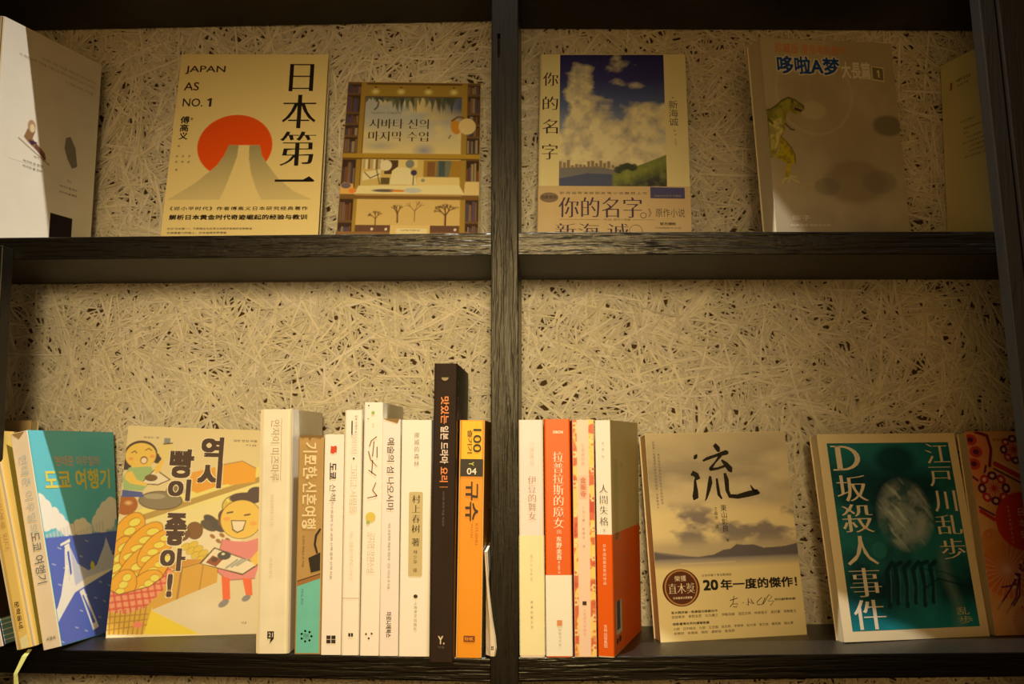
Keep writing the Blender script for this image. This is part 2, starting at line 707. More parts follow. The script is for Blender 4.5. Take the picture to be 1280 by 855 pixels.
def strands(n, x0, x1, z0, z1):
    cx = rng.uniform(x0, x1, n); cz = rng.uniform(z0, z1, n)
    L = rng.gamma(5.0, 0.0095, n).clip(0.015, 0.11)
    th = rng.uniform(0, 2 * np.pi, n)
    # neighbouring fibres tend to lie the same way
    th = np.where(rng.random(n) < 0.45, fbm(cx * 1000 + 3000, cz * 1000 + 3000, 70, 3, 2) * 9 + rng.normal(0, 0.35, n), th)
    curv = rng.normal(0, 4.5, n)
    wd = rng.uniform(0.0019, 0.0031, n) / 2
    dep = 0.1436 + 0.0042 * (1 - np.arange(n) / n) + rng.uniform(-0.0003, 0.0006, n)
    tilt = rng.normal(0, 0.010, n)
    S = 4
    t = np.linspace(-0.5, 0.5, S + 1)
    s = t[None] * L[:, None]
    ang = th[:, None] + curv[:, None] * s
    x = cx[:, None] + np.cos(th)[:, None] * s - np.sin(th)[:, None] * curv[:, None] * s * s / 2
    z = cz[:, None] + np.sin(th)[:, None] * s + np.cos(th)[:, None] * curv[:, None] * s * s / 2
    nx, nz = -np.sin(ang), np.cos(ang)
    y = dep[:, None] + tilt[:, None] * s
    y = np.maximum(y, 0.1425)
    taper = np.array([0.6, 1, 1, 1, 0.6])
    wv = wd[:, None] * taper[None]
    thk = 0.0009
    rollv = rng.normal(0, 0.00025, n)[:, None]
    V = np.zeros((n, S + 1, 4, 3))
    for k, (sgn, dy) in enumerate(((-1, thk), (-0.8, 0), (0.8, 0), (1, thk))):
        V[:, :, k, 0] = x + nx * wv * sgn
        V[:, :, k, 1] = y + dy + rollv * np.sign(sgn)
        V[:, :, k, 2] = z + nz * wv * sgn + ZC
    V = V.reshape(-1, 3)
    base = (np.arange(n) * (S + 1) * 4)[:, None, None]
    q = []
    for i in range(S):
        for k in range(3):
            a = i * 4 + k
            q.append([a, a + 1, a + 5, a + 4])
    q = np.array(q)[None]
    F = (base + q).reshape(-1, 4).astype(np.int32)
    me = bpy.data.meshes.new('wood_wool_strand')
    me.vertices.add(len(V)); me.loops.add(F.size); me.polygons.add(len(F))
    me.vertices.foreach_set('co', V.astype(np.float32).ravel())
    me.loops.foreach_set('vertex_index', F.ravel())
    me.polygons.foreach_set('loop_start', np.arange(0, F.size, 4, dtype=np.int32))
    me.update()
    ca = me.color_attributes.new('ink', 'FLOAT_COLOR', 'POINT')
    tone = rng.uniform(0.80, 1.08, n) * (0.80 + 0.20 * (np.arange(n) / n))  # random tone, plus deeper layers coloured darker as painted recess shade
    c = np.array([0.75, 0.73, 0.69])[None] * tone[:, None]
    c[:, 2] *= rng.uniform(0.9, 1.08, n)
    c4 = np.concatenate([np.repeat(c, (S + 1) * 4, 0), np.ones((len(V), 1))], 1)
    ca.data.foreach_set('color', c4.astype(np.float32).ravel())
    m = bpy.data.materials.new('wood_wool')
    m.use_nodes = True
    nt = m.node_tree
    a = nt.nodes.new('ShaderNodeVertexColor'); a.layer_name = 'ink'
    b = nt.nodes['Principled BSDF']
    b.inputs['Roughness'].default_value = 0.85
    b.inputs['Specular IOR Level'].default_value = 0.15
    nt.links.new(a.outputs[0], b.inputs['Base Color'])
    me.materials.append(m)
    o = bpy.data.objects.new('wood_wool_strands', me)
    scn.collection.objects.link(o)
    o.parent = wo
    o['kind'] = 'stuff'
    return o


strands(36000, -0.66, 0.62, -0.36, 0.54)

# ------------------------------------------------------------------ the bookcase
case = bpy.data.objects.new('bookcase', None)
scn.collection.objects.link(case)
case.location = (0, 0, ZC)
tag(case, 'black stained wooden bookcase frame with open grain fixed on the wood-wool wall', 'bookcase')
WX = wood('black_wood_level', 0, rough=0.32)
WL = wood('black_wood_foot', 0, col=(0.0035, 0.003, 0.0025), rough=0.28)
WL.node_tree.nodes['Principled BSDF'].inputs['Specular IOR Level'].default_value = 0.2
WZ = wood('black_wood_upright', 2, col=(0.0075, 0.0065, 0.0055), rough=0.34)
WZ.node_tree.nodes['Principled BSDF'].inputs['Specular IOR Level'].default_value = 0.2
WSM = mat('black_paint', (0.020, 0.015, 0.009), 0.55, 0.3, bump=(90, 0.2), var=0.3)
WTOP = mat('shelf_top', (0.014, 0.013, 0.012), 0.33, 0.6, bump=(700, 0.9))


def grain(L, T, seed, along, across, depth=0.00042):
    """relief of a brushed and lacquered face: grooves along its length, pores and a few runs of lacquer.
    L, T in mm (along, across). Returns the recess in metres."""
    U, V = np.meshgrid(np.linspace(0, L, along), np.linspace(0, T, across), indexing='ij')
    wv = V + 2.6 * (fbm(U, V * 0 + seed, 90, seed, 3) - 0.5) + 1.2 * (fbm(U, V, 30, seed + 5, 2) - 0.5)
    g = fbm(U / 26, wv + 40, 2.1, seed + 1, 3)
    g = np.clip((g - 0.36) / 0.16, 0, 1)
    p = fbm(U, V, 2.2, seed + 2, 3, 1.6)
    h = g * 0.75 + 0.30 * p + 0.35 * fbm(U / 5, V, 6, seed + 3, 2)
    h = depth * (1.2 - h)
    e = np.minimum(V, T - V)
    return h + 0.0007 * np.clip(1 - e / 0.9, 0, 1) ** 2


def relief_face(g, P, m, close=None):
    """P: array (a, b, 3) of points"""
    k = len(g.v)
    a, b = P.shape[:2]
    g.v.extend(map(tuple, P.reshape(-1, 3).tolist()))
    i = g.mid(m)
    I, J = np.meshgrid(np.arange(a - 1), np.arange(b - 1), indexing='ij')
    q = (k + I * b + J).ravel()
    F = np.stack([q, q + b, q + b + 1, q + 1], 1).tolist()
    g.f.extend(F)
    g.mi.extend([i] * len(F))


def board(x0, x1, zl, zr, t, name='shelf_board', y0=0.0, y1=0.142, fine=True, seed=1, depth=0.00042):
    """shelf between two uprights; zl, zr heights of its upper face at its ends"""
    g = Geo()
    yb = y0 + 0.0009
    zz = ((x0, zl), (x1, zr))
    vs = []
    for x, z in zz:
        vs += [(x, yb, z), (x, y1, z), (x, y1, z - t), (x, yb, z - t)]
    g.add(vs, [(0, 1, 5, 4)], WTOP)
    g.add(vs, [(1, 2, 6, 5), (2, 3, 7, 6), (0, 3, 2, 1), (4, 5, 6, 7)], WSM)
    na, nb = (int((x1 - x0) / 0.0007), 36) if fine else (60, 6)
    H = grain((x1 - x0) * 1000, t * 1000, seed, na, nb, depth)
    f = np.linspace(0, 1, na)[:, None]
    v = np.linspace(0, 1, nb)[None]
    P = np.zeros((na, nb, 3))
    P[..., 0] = x0 + (x1 - x0) * f
    P[..., 1] = y0 + H
    P[..., 2] = zl + (zr - zl) * f - t * (1 - v)
    relief_face(g, P, WX if zl > 0 else WL)
    return g.link(name, case)


XL, XR = -0.60, 0.58
board(XL, -0.0461, 0.4710, 0.4755, 0.0205, fine=False)
board(-0.0206, XR, 0.4665, 0.4560, 0.0205, fine=False)
board(XL, -0.0461, 0.1888, 0.1908, 0.0210, seed=3)
board(-0.0206, XR, 0.1913, 0.1885, 0.0210, seed=8)
board(XL, -0.0461, -0.1835, -0.1900, 0.0208, seed=14, depth=0.0002)
board(-0.0206, XR, -0.1895, -0.1795, 0.0208, seed=21, depth=0.0002)


def upright(x0, x1, z0, z1, y0, y1, slot=None, name='upright', m=None, lean=0.0, bevel=0.0012, relief=False):
    g = Geo()
    m = m or WZ
    if slot:
        sx0, sx1, sz0, sz1, sd = slot
        g.box((x0, y0, z0), (x1, y1, sz0), m)
        g.box((x0, y0, sz1), (x1, y1, z1), m)
        g.box((x0, y0, sz0), (sx0, y1, sz1), m)
        g.box((sx1, y0, sz0), (x1, y1, sz1), m)
        g.box((sx0, y0 + sd, sz0), (sx1, y1, sz1), m)
        bevel = None
        if relief:
            na, nb = 1400, 40
            H = grain((z1 - z0) * 1000, (x1 - x0) * 1000, 31, na, nb, 0.00022)
            X_ = (x0 + (x1 - x0) * np.linspace(0, 1, nb))[None] + np.zeros((na, 1))
            Z_ = (z0 + (z1 - z0) * np.linspace(0, 1, na))[:, None] + np.zeros((1, nb))
            ins = (X_ > sx0 - 0.0001) & (X_ < sx1 + 0.0001) & (Z_ > sz0) & (Z_ < sz1)
            Yf = np.where(ins, y0 + sd - 0.0005, y0 - 0.0010 + H)
            relief_face(g, np.stack([X_, Yf, Z_], 2), m)
    else:
        g.box((x0, y0, z0), (x1, y1, z1), m)
    o = g.link(name, case, bevel=bevel)
    if lean:
        o.data.transform(Matrix.Shear('XY', 4, (lean, 0)))
    return o


# centre upright with a narrow hanging slot cut in its face
upright(-0.0459, -0.0208, -0.45, 0.60, -0.001, 0.142, slot=(-0.0402, -0.0378, 0.357, 0.380, 0.010), relief=True)
# outer posts stand in front of the shelf ends
upright(-0.560, -0.4905, -0.45, 0.178, -0.019, -0.0005, name='side_post')
upright(-0.620, -0.5440, 0.1785, 0.60, -0.019, -0.0005, name='side_post')
RW = wood('grey_wood_post', 2, col=(0.024, 0.022, 0.020), rough=0.5, dist=0.0002)
RB = wood('brown_wood_post', 2, col=(0.014, 0.008, 0.005), rough=0.55, dist=0.0002)
upright(0.4200, 0.4345, -0.45, 0.60, -0.019, -0.0005, name='side_post', m=RW, lean=-0.056)
upright(0.4352, 0.580, -0.45, 0.60, -0.023, -0.0005, name='side_post', m=RB, lean=-0.056)

# ------------------------------------------------------------------ inks and papers
ink = mat('black_ink', (0.012, 0.010, 0.010), 0.5)
brown_ink = mat('dark_brown_ink', (0.035, 0.018, 0.016), 0.5)
grey_ink = mat('grey_ink', (0.12, 0.11, 0.10), 0.5)
pale_ink = mat('pale_grey_ink', (0.38, 0.35, 0.31), 0.5)
faint_ink = mat('faint_ink', (0.55, 0.50, 0.44), 0.5)
white_ink = mat('white_ink', (0.84, 0.83, 0.78), 0.5)
cream = mat('cream_cover', (0.82, 0.74, 0.60), 0.45, var=0.04)
white = mat('white_cover', (0.84, 0.82, 0.77), 0.42, var=0.04)
worn = mat('worn_paper', (0.30, 0.20, 0.09), 0.8, 0.1, var=0.3)


def wear(b, face, pts, m=None):
    b.poly(face, pts, m or worn, e=E2, part='worn_edge')


def row_book(name, label, x0, x1, ztop, front=0.0, depth=0.128, yaw=0.0, shift=0.0, z0=None, cover=None, spine_mat=None,
             back_mat=None, pages=None, group='books standing spine out', r=0.0012, lean=0.0, **kw):
    """a book standing spine out; x0, x1 edges of its spine at the foot"""
    if z0 is None:
        z0 = (-0.1835 + (x0 + 0.6) / 0.554 * -0.0065) if x0 < -0.03 else (-0.1895 + (x0 + 0.02) / 0.60 * 0.010)
    H = ztop - z0
    m = book_matrix(x0, front, z0, yaw, lean, math.atan2(shift, H), 'box')
    return Book(name, label, m, (x1 - x0, depth, H), 'front', cover, spine_mat, back_mat, pages, r=r, group=group, **kw)


LG = 'books standing spine out left of the centre upright'
RG = 'books standing spine out right of the centre upright'
FU = 'books shown cover out on the upper shelves'
FL = 'books shown cover out on the lower shelves'
SG = 'books leaning together at the left end of the lower shelf'

# ================================================================== upper left cell
# white hardback at the far left, seen from its right side
b = Book('book', 'thick white book at the far upper left with a seated figure sketched on its side',
         book_matrix(-0.540, -0.001, 0.1905, -0.287, -0.005, 0.03, 'box'), (0.030, 0.132, 0.2095), 'front', white, r=0.004, group=None)
d = 'right'
for k, (a0, a1, z) in enumerate(((22, 124, 181.0), (50, 124, 186.5), (82, 122, 174))):
    b.text(d, '이 책은 오래 기억될 아름다운 이야기입니다 그리고 우리는 읽는다'[:int((a1 - a0) / 3.2)], (a0, z - 1.3, a1, z + 1.3), pale_ink, part='small_print')
A = Art(18, 78, 78, 128, (0.84, 0.82, 0.77), 0.7)
A.poly([(38, 112), (43, 119), (48, 112), (45, 104), (62, 94), (64, 88), (40, 99), (34, 103)], sh(120, 75, 30))
A.ell(43, 116, 5, 6, sh(150, 100, 50)); A.ell(44, 114, 3, 4, sh(190, 145, 75))
A.poly([(40, 102), (52, 102), (44, 97)], sh(60, 25, 30))
A.poly([(50, 101), (63, 90), (63, 86), (48, 96)], sh(95, 50, 25))
A.line([(28, 100), (45, 93), (68, 84)], 1.3, sh(130, 90, 45))
b.art(d, A)
b.poly(d, [(88, 117), (94, 120), (102, 110), (106, 92), (99, 88), (92, 96), (87, 106)], mat('grey_print', sh(110, 88, 52)), e=E3)
for a0, a1, z in ((48, 55, 87), (35, 60, 80), (35, 60, 75), (93, 99, 74), (84, 108, 67), (84, 108, 61)):
    b.text(d, '작가의 말 한마디'[:max(2, int((a1 - a0) / 3))], (a0, z - 1.2, a1, z + 1.2), grey_ink, part='small_print')
b.poly(d, [(74, 2), (104, 2), (104, 37), (74, 37)], mat('dark_plum_print', (0.012, 0.006, 0.010)), e=E3, part='dark_square')
b.text('front', '소설집', (13, 165, 21, 195), pale_ink, rot='cw')
b.done()

# book with the red sun
Jbase = sh(198, 152, 74)
b = Book('book', 'cream paperback with a large red sun over a grey mountain and bold black title',
         book_matrix(-0.3790, 0.0616, 0.1905, 0.0564, 0.2579, -0.0099), (0.1566, 0.0145, 0.2300), 'left', mat('pale_tan_cover', Jbase, 0.42), pages=PG, group=FU, sc=(0.1566 / 0.1533, 0.2300 / 0.2338))
A = Art(0.6, 0.6, 152.7, 233.2, Jbase, 0.65)
sun = sh(196, 58, 4)
A.ell(64.4, 118.6, 37.6, 38, sun)
g1, g0 = np.array(sh(120, 98, 50)), np.array(Jbase)


def slope_mask(A, outer, inner):
    return A.mask(outer + inner[::-1])


lo = [(58.4, 119.4), (54.5, 107), (48, 95), (41.2, 87.4), (28, 74), (14, 63), (3, 55)]
li_ = [(68.2, 119.4), (67.6, 106), (64, 90), (59, 70), (54, 55)]
ri = [(79.1, 119.4), (79.6, 104), (83, 86), (89, 68), (95, 55)]
ro = [(89.4, 119.4), (92, 108), (97.4, 98), (110, 80), (126, 65), (145, 55)]
A.mix(A.mask(lo + ri[::-1]), g0)
A.mix(A.mask(ri + ro[::-1]), g0)
fz = np.clip((A.Z - 55) / 64, 0, 1)
t = np.clip((A.X - (68.2 - (119.4 - A.Z) * 0.42)) / 13, 0, 1)
A.mix(A.mask(lo + li_[::-1]) * (0.30 + 0.55 * fz ** 1.2), g1)
A.mix(A.mask(ri + ro[::-1]) * (0.30 + 0.55 * fz ** 1.2), g1)
A.mix(A.mask([(0, 0), (154, 0), (154, 55), (0, 55)]), g0)
b.art('front', A)
b.text('front', 'JAPAN', (6.1, 207.8, 47.4, 218.6), brown_ink, bold=0.008)
b.text('front', 'AS', (6.7, 187, 22, 197.4), brown_ink, bold=0.008)
b.text('front', 'NO.', (7.2, 166.8, 27.5, 177), brown_ink, bold=0.008)
b.poly('front', [(34.0, 166.8), (36.4, 166.8), (36.6, 177.4), (34.8, 177.4), (32.0, 175.6), (32.0, 173.8), (34.2, 174.8)], brown_ink, part='lettering')
for ch, bx in (('日', (114.3, 186.2, 139.4, 221)), ('本', (109.3, 140, 144.6, 181.7)), ('第', (109.3, 94.5, 145.7, 136)), ('一', (107.1, 75.6, 145.6, 78.2))):
    b.text('front', ch, bx, ink, ax=0.075 if ch != '一' else None, part='title')
b.poly('front', [(135, 78.0), (141, 82), (146.4, 77.2), (146.4, 76), (135, 76)], ink, e=E3, part='title')
b.text('front', '傅高义', (7.6, 125.8, 15.6, 155), ink, vertical=True, bold=0.02, em=9.4)
b.text('front', '著', (16.8, 150, 19.6, 153), grey_ink)
for a in (7.5, 13.5, 19.8):
    for z in (106, 99.2):
        b.text('front', '译', (a - 1.3, z - 1.3, a + 1.3, z + 1.3), ink, part='small_print')
b.text('front', '著', (7, 117, 9.4, 119.6), ink, part='small_print'); b.text('front', '译', (7.2, 88.6, 9.6, 91.2), ink, part='small_print')
b.text('front', '《邓小平时代》作者傅高义日本研究经典著作', (6.5, 42.4, 141.6, 46.8), ink, bold=0.015, part='small_print', track=1.25)
b.text('front', '解析日本黄金时代奇迹崛起的经验与教训', (6.7, 31.6, 141.6, 37.6), ink, bold=0.035, part='small_print', track=1.08)
b.text('front', '作为“日本第一”，不断提出与反思日本经济发展的全新解读', (6.1, 20.3, 88.6, 22.8), grey_ink, bold=0.01, part='small_print')
b.text('front', '在探索复兴的路上，日本值得世界借鉴', (6.5, 15.6, 64.2, 18.2), grey_ink, bold=0.01, part='small_print')
b.done()

# book with the painted library
LB = sh(150, 104, 34)
b = Book('book', 'paperback showing a painted study with wooden shelves, desk and wide window',
         book_matrix(-0.2038, 0.0659, 0.1920, 0.0494, 0.2941, 0.0069), (0.1418, 0.012, 0.1982), 'left', mat('ochre_cover', LB, 0.42), pages=PG, group=FU)
A = Art(0.5, 0.5, 141.3, 197.7, LB, 0.7)
dk, md_, wd_, lt = sh(52, 30, 14), sh(92, 60, 26), sh(138, 96, 26), sh(188, 148, 66)
n1 = fbm(A.X, A.Z, 9, 5)
# side bookcases
r2 = np.random.default_rng(4)
for xa, xb in ((0.5, 14.8), (127.5, 141.3)):
    A.rect(xa, 0, xb, 198, md_)
    for za, zb in ((184, 195), (160, 181), (146, 157), (131, 143), (110, 128), (69, 101), (30, 55), (3, 27)):
        A.rect(xa + 0.5, za, xb - 0.3, zb, dk)
        x = xa + 1
        while x < xb - 2.5:
            w_ = r2.uniform(1.5, 3.4)
            c = [(120, 80, 45), (150, 115, 60), (84, 60, 56), (110, 60, 22), (70, 56, 50)][r2.integers(5)]
            A.rect(x, za, x + w_ - 0.5, za + (zb - za) * r2.uniform(0.6, 0.92), sh(*c), 0.75)
            x += w_
A.rect(14.8, 179.3, 127.5, 197, wd_)
A.rect(14.8, 194.5, 127.5, 197.5, sh(84, 52, 18))
for x in (30, 57, 86, 113):
    A.ell(x, 186, 5.5, 5, sh(205, 165, 75), 0.9, soft=0.9); A.ell(x, 191.6, 1.3, 0.9, dk)
A.rect(14.8, 178.2, 127.5, 180.2, sh(86, 56, 24))
# the window
A.rect(20, 109, 122.3, 178.6, sh(184, 146, 74))
cl = fbm(A.X, A.Z, 34, 21, 4, 1.5)
wm = A.mask([(20, 109), (122.3, 109), (122.3, 178.6), (20, 178.6)])
A.mix(wm * np.clip((cl - 0.45) * 4, 0, 0.7) * np.clip((A.Z - 112) / 45, 0, 1), sh(128, 120, 96))
A.mix(wm * np.clip((A.X - 75) / 45, 0, 1) * np.clip((A.Z - 140) / 26, 0, 1) * 0.95, sh(42, 52, 62))
A.mix(wm * np.clip(1 - np.hypot((A.X - 84) / 14, (A.Z - 113) / 10), 0, 1), sh(120, 104, 88))
A.mix(wm * np.clip(1 - np.hypot((A.X - 38) / 22, (A.Z - 118) / 7), 0, 1) * 0.8, sh(140, 118, 82))
for k in range(60):
    x = r2.uniform(22, 121)
    dz = r2.uniform(3, 15) * (0.5 + 0.9 * (x > 50) * (x < 112))
    A.poly([(x - r2.uniform(1, 4), 178.4), (x + r2.uniform(1, 4), 178.4), (x + r2.uniform(-2.5, 2.5), 178.4 - dz)], sh(*[(62, 54, 26), (80, 74, 36), (44, 44, 30)][k % 3]), 0.8)
A.line([(31, 178), (34, 172), (33, 166), (30, 163)], 1.6, sh(66, 56, 30))
A.rect(14.8, 17, 20.3, 197, wd_); A.rect(19.4, 58, 20.4, 180, sh(96, 60, 20))
A.rect(121.8, 17, 127.4, 197, wd_)
A.rect(0, 102.6, 141.8, 108.6, sh(150, 104, 24)); A.rect(0, 101.6, 141.8, 103.2, sh(84, 50, 14))
# the room under the window
A.rect(20.3, 69, 121.8, 102, sh(176, 134, 56))
for k in range(10):
    x = 22 + k * 2.6
    A.rect(x, 90, x + 2, 101.5, sh(*[(150, 120, 70), (205, 170, 95), (110, 70, 30)][k % 3]))
A.rect(44, 84, 58, 101, sh(74, 44, 16))
A.poly([(22, 76), (40, 80), (41, 90), (22, 86)], sh(196, 160, 90)); A.line([(24, 86), (30, 79), (39, 84)], 1, dk); A.line([(36, 90), (40, 72)], 1, dk)
A.ell(45.5, 94.5, 6, 6.5, sh(206, 170, 96)); A.rect(41, 72, 50, 80, sh(84, 60, 24))
A.poly([(50, 72), (52, 88), (60, 95), (70, 91), (76, 82), (78, 72)], sh(202, 164, 90))
A.rect(58, 92, 78, 101.5, sh(190, 150, 70)); A.ell(70, 96.5, 4.5, 5, sh(110, 96, 66))
A.rect(84, 78, 122, 101, sh(140, 92, 22)); A.rect(88, 82, 96, 99, sh(110, 66, 26))
A.poly([(97, 79), (98, 101), (113, 101), (110, 79)], sh(96, 84, 50)); A.rect(100, 82, 106, 100, sh(62, 62, 46))
A.ell(74.4, 86, 3.2, 3.4, sh(56, 40, 44)); A.line([(74.4, 86), (74, 71)], 1, sh(60, 40, 20))
A.rect(78, 70, 121, 81, sh(192, 150, 72)); A.ell(84, 77, 2, 2, sh(120, 110, 70))
A.poly([(14, 60), (19, 70), (121, 72), (127, 60)], sh(204, 164, 86))
A.ell(46, 64.5, 13, 1.8, sh(84, 66, 48)); A.ell(60, 64.4, 8, 1.4, sh(184, 100, 28)); A.ell(74, 65, 9, 3, sh(162, 144, 108))
A.poly([(0, 60), (15, 60), (13, 72), (4, 74), (0, 70)], sh(190, 130, 50)); A.ell(6, 70, 5, 3.4, sh(96, 70, 56)); A.ell(13, 64, 4, 3, sh(196, 100, 30))
A.poly([(126, 60), (142, 58), (142, 76), (127, 76)], sh(190, 146, 72))
A.rect(0, 54.5, 141.8, 60, sh(104, 66, 22)); A.rect(16, 58.5, 124, 60.5, sh(150, 106, 40))
# drawer front with bare trees
A.rect(18.2, 24.5, 122.6, 54.5, sh(178, 132, 58))


def twig(x, z, a, L, wd, dep):
    x2, z2 = x + L * math.cos(a), z + L * math.sin(a)
    A.line([(x, z), (x2, z2)], wd, sh(78, 40, 18))
    if dep:
        for s_ in (-0.5, 0.1, 0.6):
            twig(x2, z2, a + s_ + r2.normal(0, 0.15), L * 0.62, wd * 0.7, dep - 1)


twig(38, 25, 1.57, 7, 1.1, 3); twig(60, 28, 1.6, 10, 1.5, 2); twig(77, 29, 1.57, 12, 0.7, 2); twig(108, 25, 1.57, 11, 1.8, 3)
A.rect(18, 17, 53, 24.6, sh(88, 52, 28)); A.rect(93, 17, 122, 24.6, sh(88, 52, 28))
A.rect(0, 0, 142, 17, sh(120, 76, 30)); A.rect(53, 0, 93, 24.6, sh(186, 140, 64)); A.rect(59, 0, 90, 21, sh(196, 156, 84))
for x in (35, 49, 118):
    A.ell(x, 20, 1.3, 1.5, sh(215, 190, 130))
# a bird on the frame
A.ell(116, 142, 5.2, 9, sh(168, 100, 18), rot=0.2); A.ell(128, 143, 9, 10, sh(186, 144, 72)); A.line([(112, 150), (118, 155), (124, 154)], 2, sh(90, 50, 20)); A.line([(111, 132), (109, 128)], 1, dk)
b.art('front', A)
b.text('front', '시바타 신의', (25.6, 139.3, 87.7, 151.4), brown_ink, ax=0.05, part='title')
b.text('front', '마지막 수업', (25.4, 123.8, 87.8, 135.8), brown_ink, ax=0.05, part='title')
b.text('front', '이시바시 다케후미', (26.9, 157.2, 57.8, 160.0), grey_ink, part='small_print')
b.text('front', '정영희 옮김', (97, 44.8, 121, 46.8), brown_ink, part='small_print')
b.text('front', '남해의봄날', (64, 18, 83, 19.8), grey_ink, part='small_print')
b.done()

# ================================================================== upper right cell
SC = sh(204, 158, 84)
b = Book('book', 'cream book with an evening sky picture between vertical titles and a tan band',
         book_matrix(-0.0042, 0.0735, 0.1935, -0.005, 0.2218, 0.0156), (0.1532, 0.018, 0.2209), 'left', mat('ivory_cover', SC, 0.42), pages=PG, r=0.003, group=FU)
A = Art(21.3, 64.5, 130.2, 220.2, sh(60, 48, 62), 0.65)
T = np.clip((A.Z - 67) / 154, 0, 1)
st = [(0.0, (150, 116, 62)), (0.28, (206, 168, 96)), (0.42, (120, 112, 92)), (0.6, (72, 74, 80)), (0.8, (46, 38, 58)), (1.0, (34, 26, 50))]
cols = np.array([sh(*c) for _, c in st])
for k in range(3):
    A.c[..., k] = np.interp(T, [s[0] for s in st], cols[:, k])
cl = fbm(A.X, A.Z, 30, 31, 5, 1.4)
left = np.exp(-((A.X - 45) / 26) ** 2 - ((A.Z - 132) / 36) ** 2)
right = np.exp(-((A.X - 118) / 22) ** 2 - ((A.Z - 128) / 24) ** 2)
low = np.exp(-((A.Z - 100) / 14) ** 2)
up = np.exp(-((A.X - 40) / 18) ** 2 - ((A.Z - 204) / 12) ** 2) * 0.8 + np.exp(-((A.X - 95) / 26) ** 2 - ((A.Z - 184) / 7) ** 2) * 0.7
dens = np.clip((cl - 0.60 + 0.42 * np.maximum.reduce([left, right, low, up])) * 7, 0, 1)
tex = fbm(A.X, A.Z, 10, 8, 4)[..., None]
warmc = np.array(sh(204, 158, 82)); coolc = np.array(sh(130, 108, 84))
A.c += (warmc * tex * 1.5 + coolc * (1 - tex) * 0.8 - A.c) * dens[..., None] * 0.9
# plain and hillside
A.poly([(21, 64), (21, 86), (60, 88), (78, 84), (78, 64)], sh(104, 88, 64))
A.poly([(21, 64), (21, 74), (50, 80), (78, 79), (78, 64)], sh(70, 64, 62))
for k in range(14):
    x = 21 + k * 4.1
    A.rect(x, 86, x + 3, 88 + r2.uniform(1, 9), sh(122, 92, 52))
hz = 80 + 22 * np.clip((A.X - 70) / 60, 0, 1) ** 1.3
gm = np.clip(hz - A.Z, 0, 1) * np.clip((A.X - 74) / 3, 0, 1)
A.mix(gm, sh(104, 96, 34)); A.mix(gm * np.clip((hz - 8 - A.Z) / 14, 0, 1), sh(50, 44, 30))
A.mix(gm * np.clip(fbm(A.X, A.Z, 6, 17) - 0.35, 0, 0.5), sh(140, 122, 40))
for k in range(9):
    A.ell(80 + k * 2.2, 84 + r2.uniform(-1, 3) + k * 0.4, 3.4, 4.2, sh(52, 50, 26), 0.9)
b.art('front', A)
bandm = mat('tan_band', sh(176, 132, 70), 0.5, var=0.05)
b.band(-0.0, 65.6, bandm, spine='left', label='grey-tan paper band with the title repeated on it')
for ch, z0, z1 in (('你', 182.1, 198.4), ('的', 153.4, 169.4), ('名', 125.5, 142.4), ('字', 95.6, 113.6)):
    b.text('front', ch, (3.5, z0, 19.6, z1), brown_ink, ax=0.03, part='title')
b.text('front', '新海诚', (133.8, 134.5, 143.8, 165), grey_ink, vertical=True, em=10.2)
b.text('front', '·', (138, 167.5, 139.4, 169), grey_ink); b.text('front', '·', (138.6, 128.5, 140, 130), grey_ink)
b.text('front', '著 枡田译', (139, 112, 141.4, 126), pale_ink, vertical=True, part='small_print')
e5 = 0.00046
b.text('front', '你的名字', (21.1, 30.6, 104.5, 53), mat('plum_ink', sh(62, 38, 40)), ax=0.035, e=e5, part='title')
b.ring('front', (105.8, 33.2), 3.2, 2.5, grey_ink, e=e5)
b.text('front', '》原作小说', (110.5, 31.4, 147.1, 41), grey_ink, e=e5)
b.text('front', '新海 诚', (17.8, 8, 91.2, 24), mat('plum_ink', sh(62, 38, 40)), e=e5, ax=0.03, part='title')
b.ring('front', (98, 16.5), 6.5, 6.0, grey_ink, e=e5)
b.text('front', '新海诚导演首部亲笔小说震撼上市', (22.1, 56.2, 110, 59.2), grey_ink, e=e5, part='small_print', track=1.3)
b.poly('front', [(113.2, 52.3), (147.6, 51.9), (147.6, 64), (113.2, 64.7)], mat('slate_print', sh(64, 54, 62)), e=e5, part='blue_label')
b.text('front', '动画电影原作 珍藏版', (117, 53.6, 144, 56), pale_ink, e=0.0006, part='blue_label')
b.disc('front', (11.5, 52.5), 9.4, 5.6, mat('dark_tan_print', sh(112, 82, 48)), e=e5, n=24)
b.text('front', '电影原作', (4, 50.8, 19, 54.6), brown_ink, e=0.0006, part='small_print')
b.poly('front', [(21, 28.2), (62, 28.2), (62, 28.5), (21, 28.5)], grey_ink, e=e5); b.poly('front', [(95, 28.2), (118, 28.2), (118, 28.5), (95, 28.5)], grey_ink, e=e5)
b.text('front', '作品', (66, 27.4, 74, 29.4), grey_ink, e=e5, part='small_print'); b.text('front', '官方小说版', (76, 27.2, 93, 29.6), grey_ink, e=e5, part='small_print')
b.text('front', '官方授权', (122, 22.6, 138, 25.6), ink, bold=0.02, e=e5, part='small_print')
b.text('front', '正版简体中文版', (117, 18.6, 143, 20.6), grey_ink, e=e5, part='small_print')
b.done()

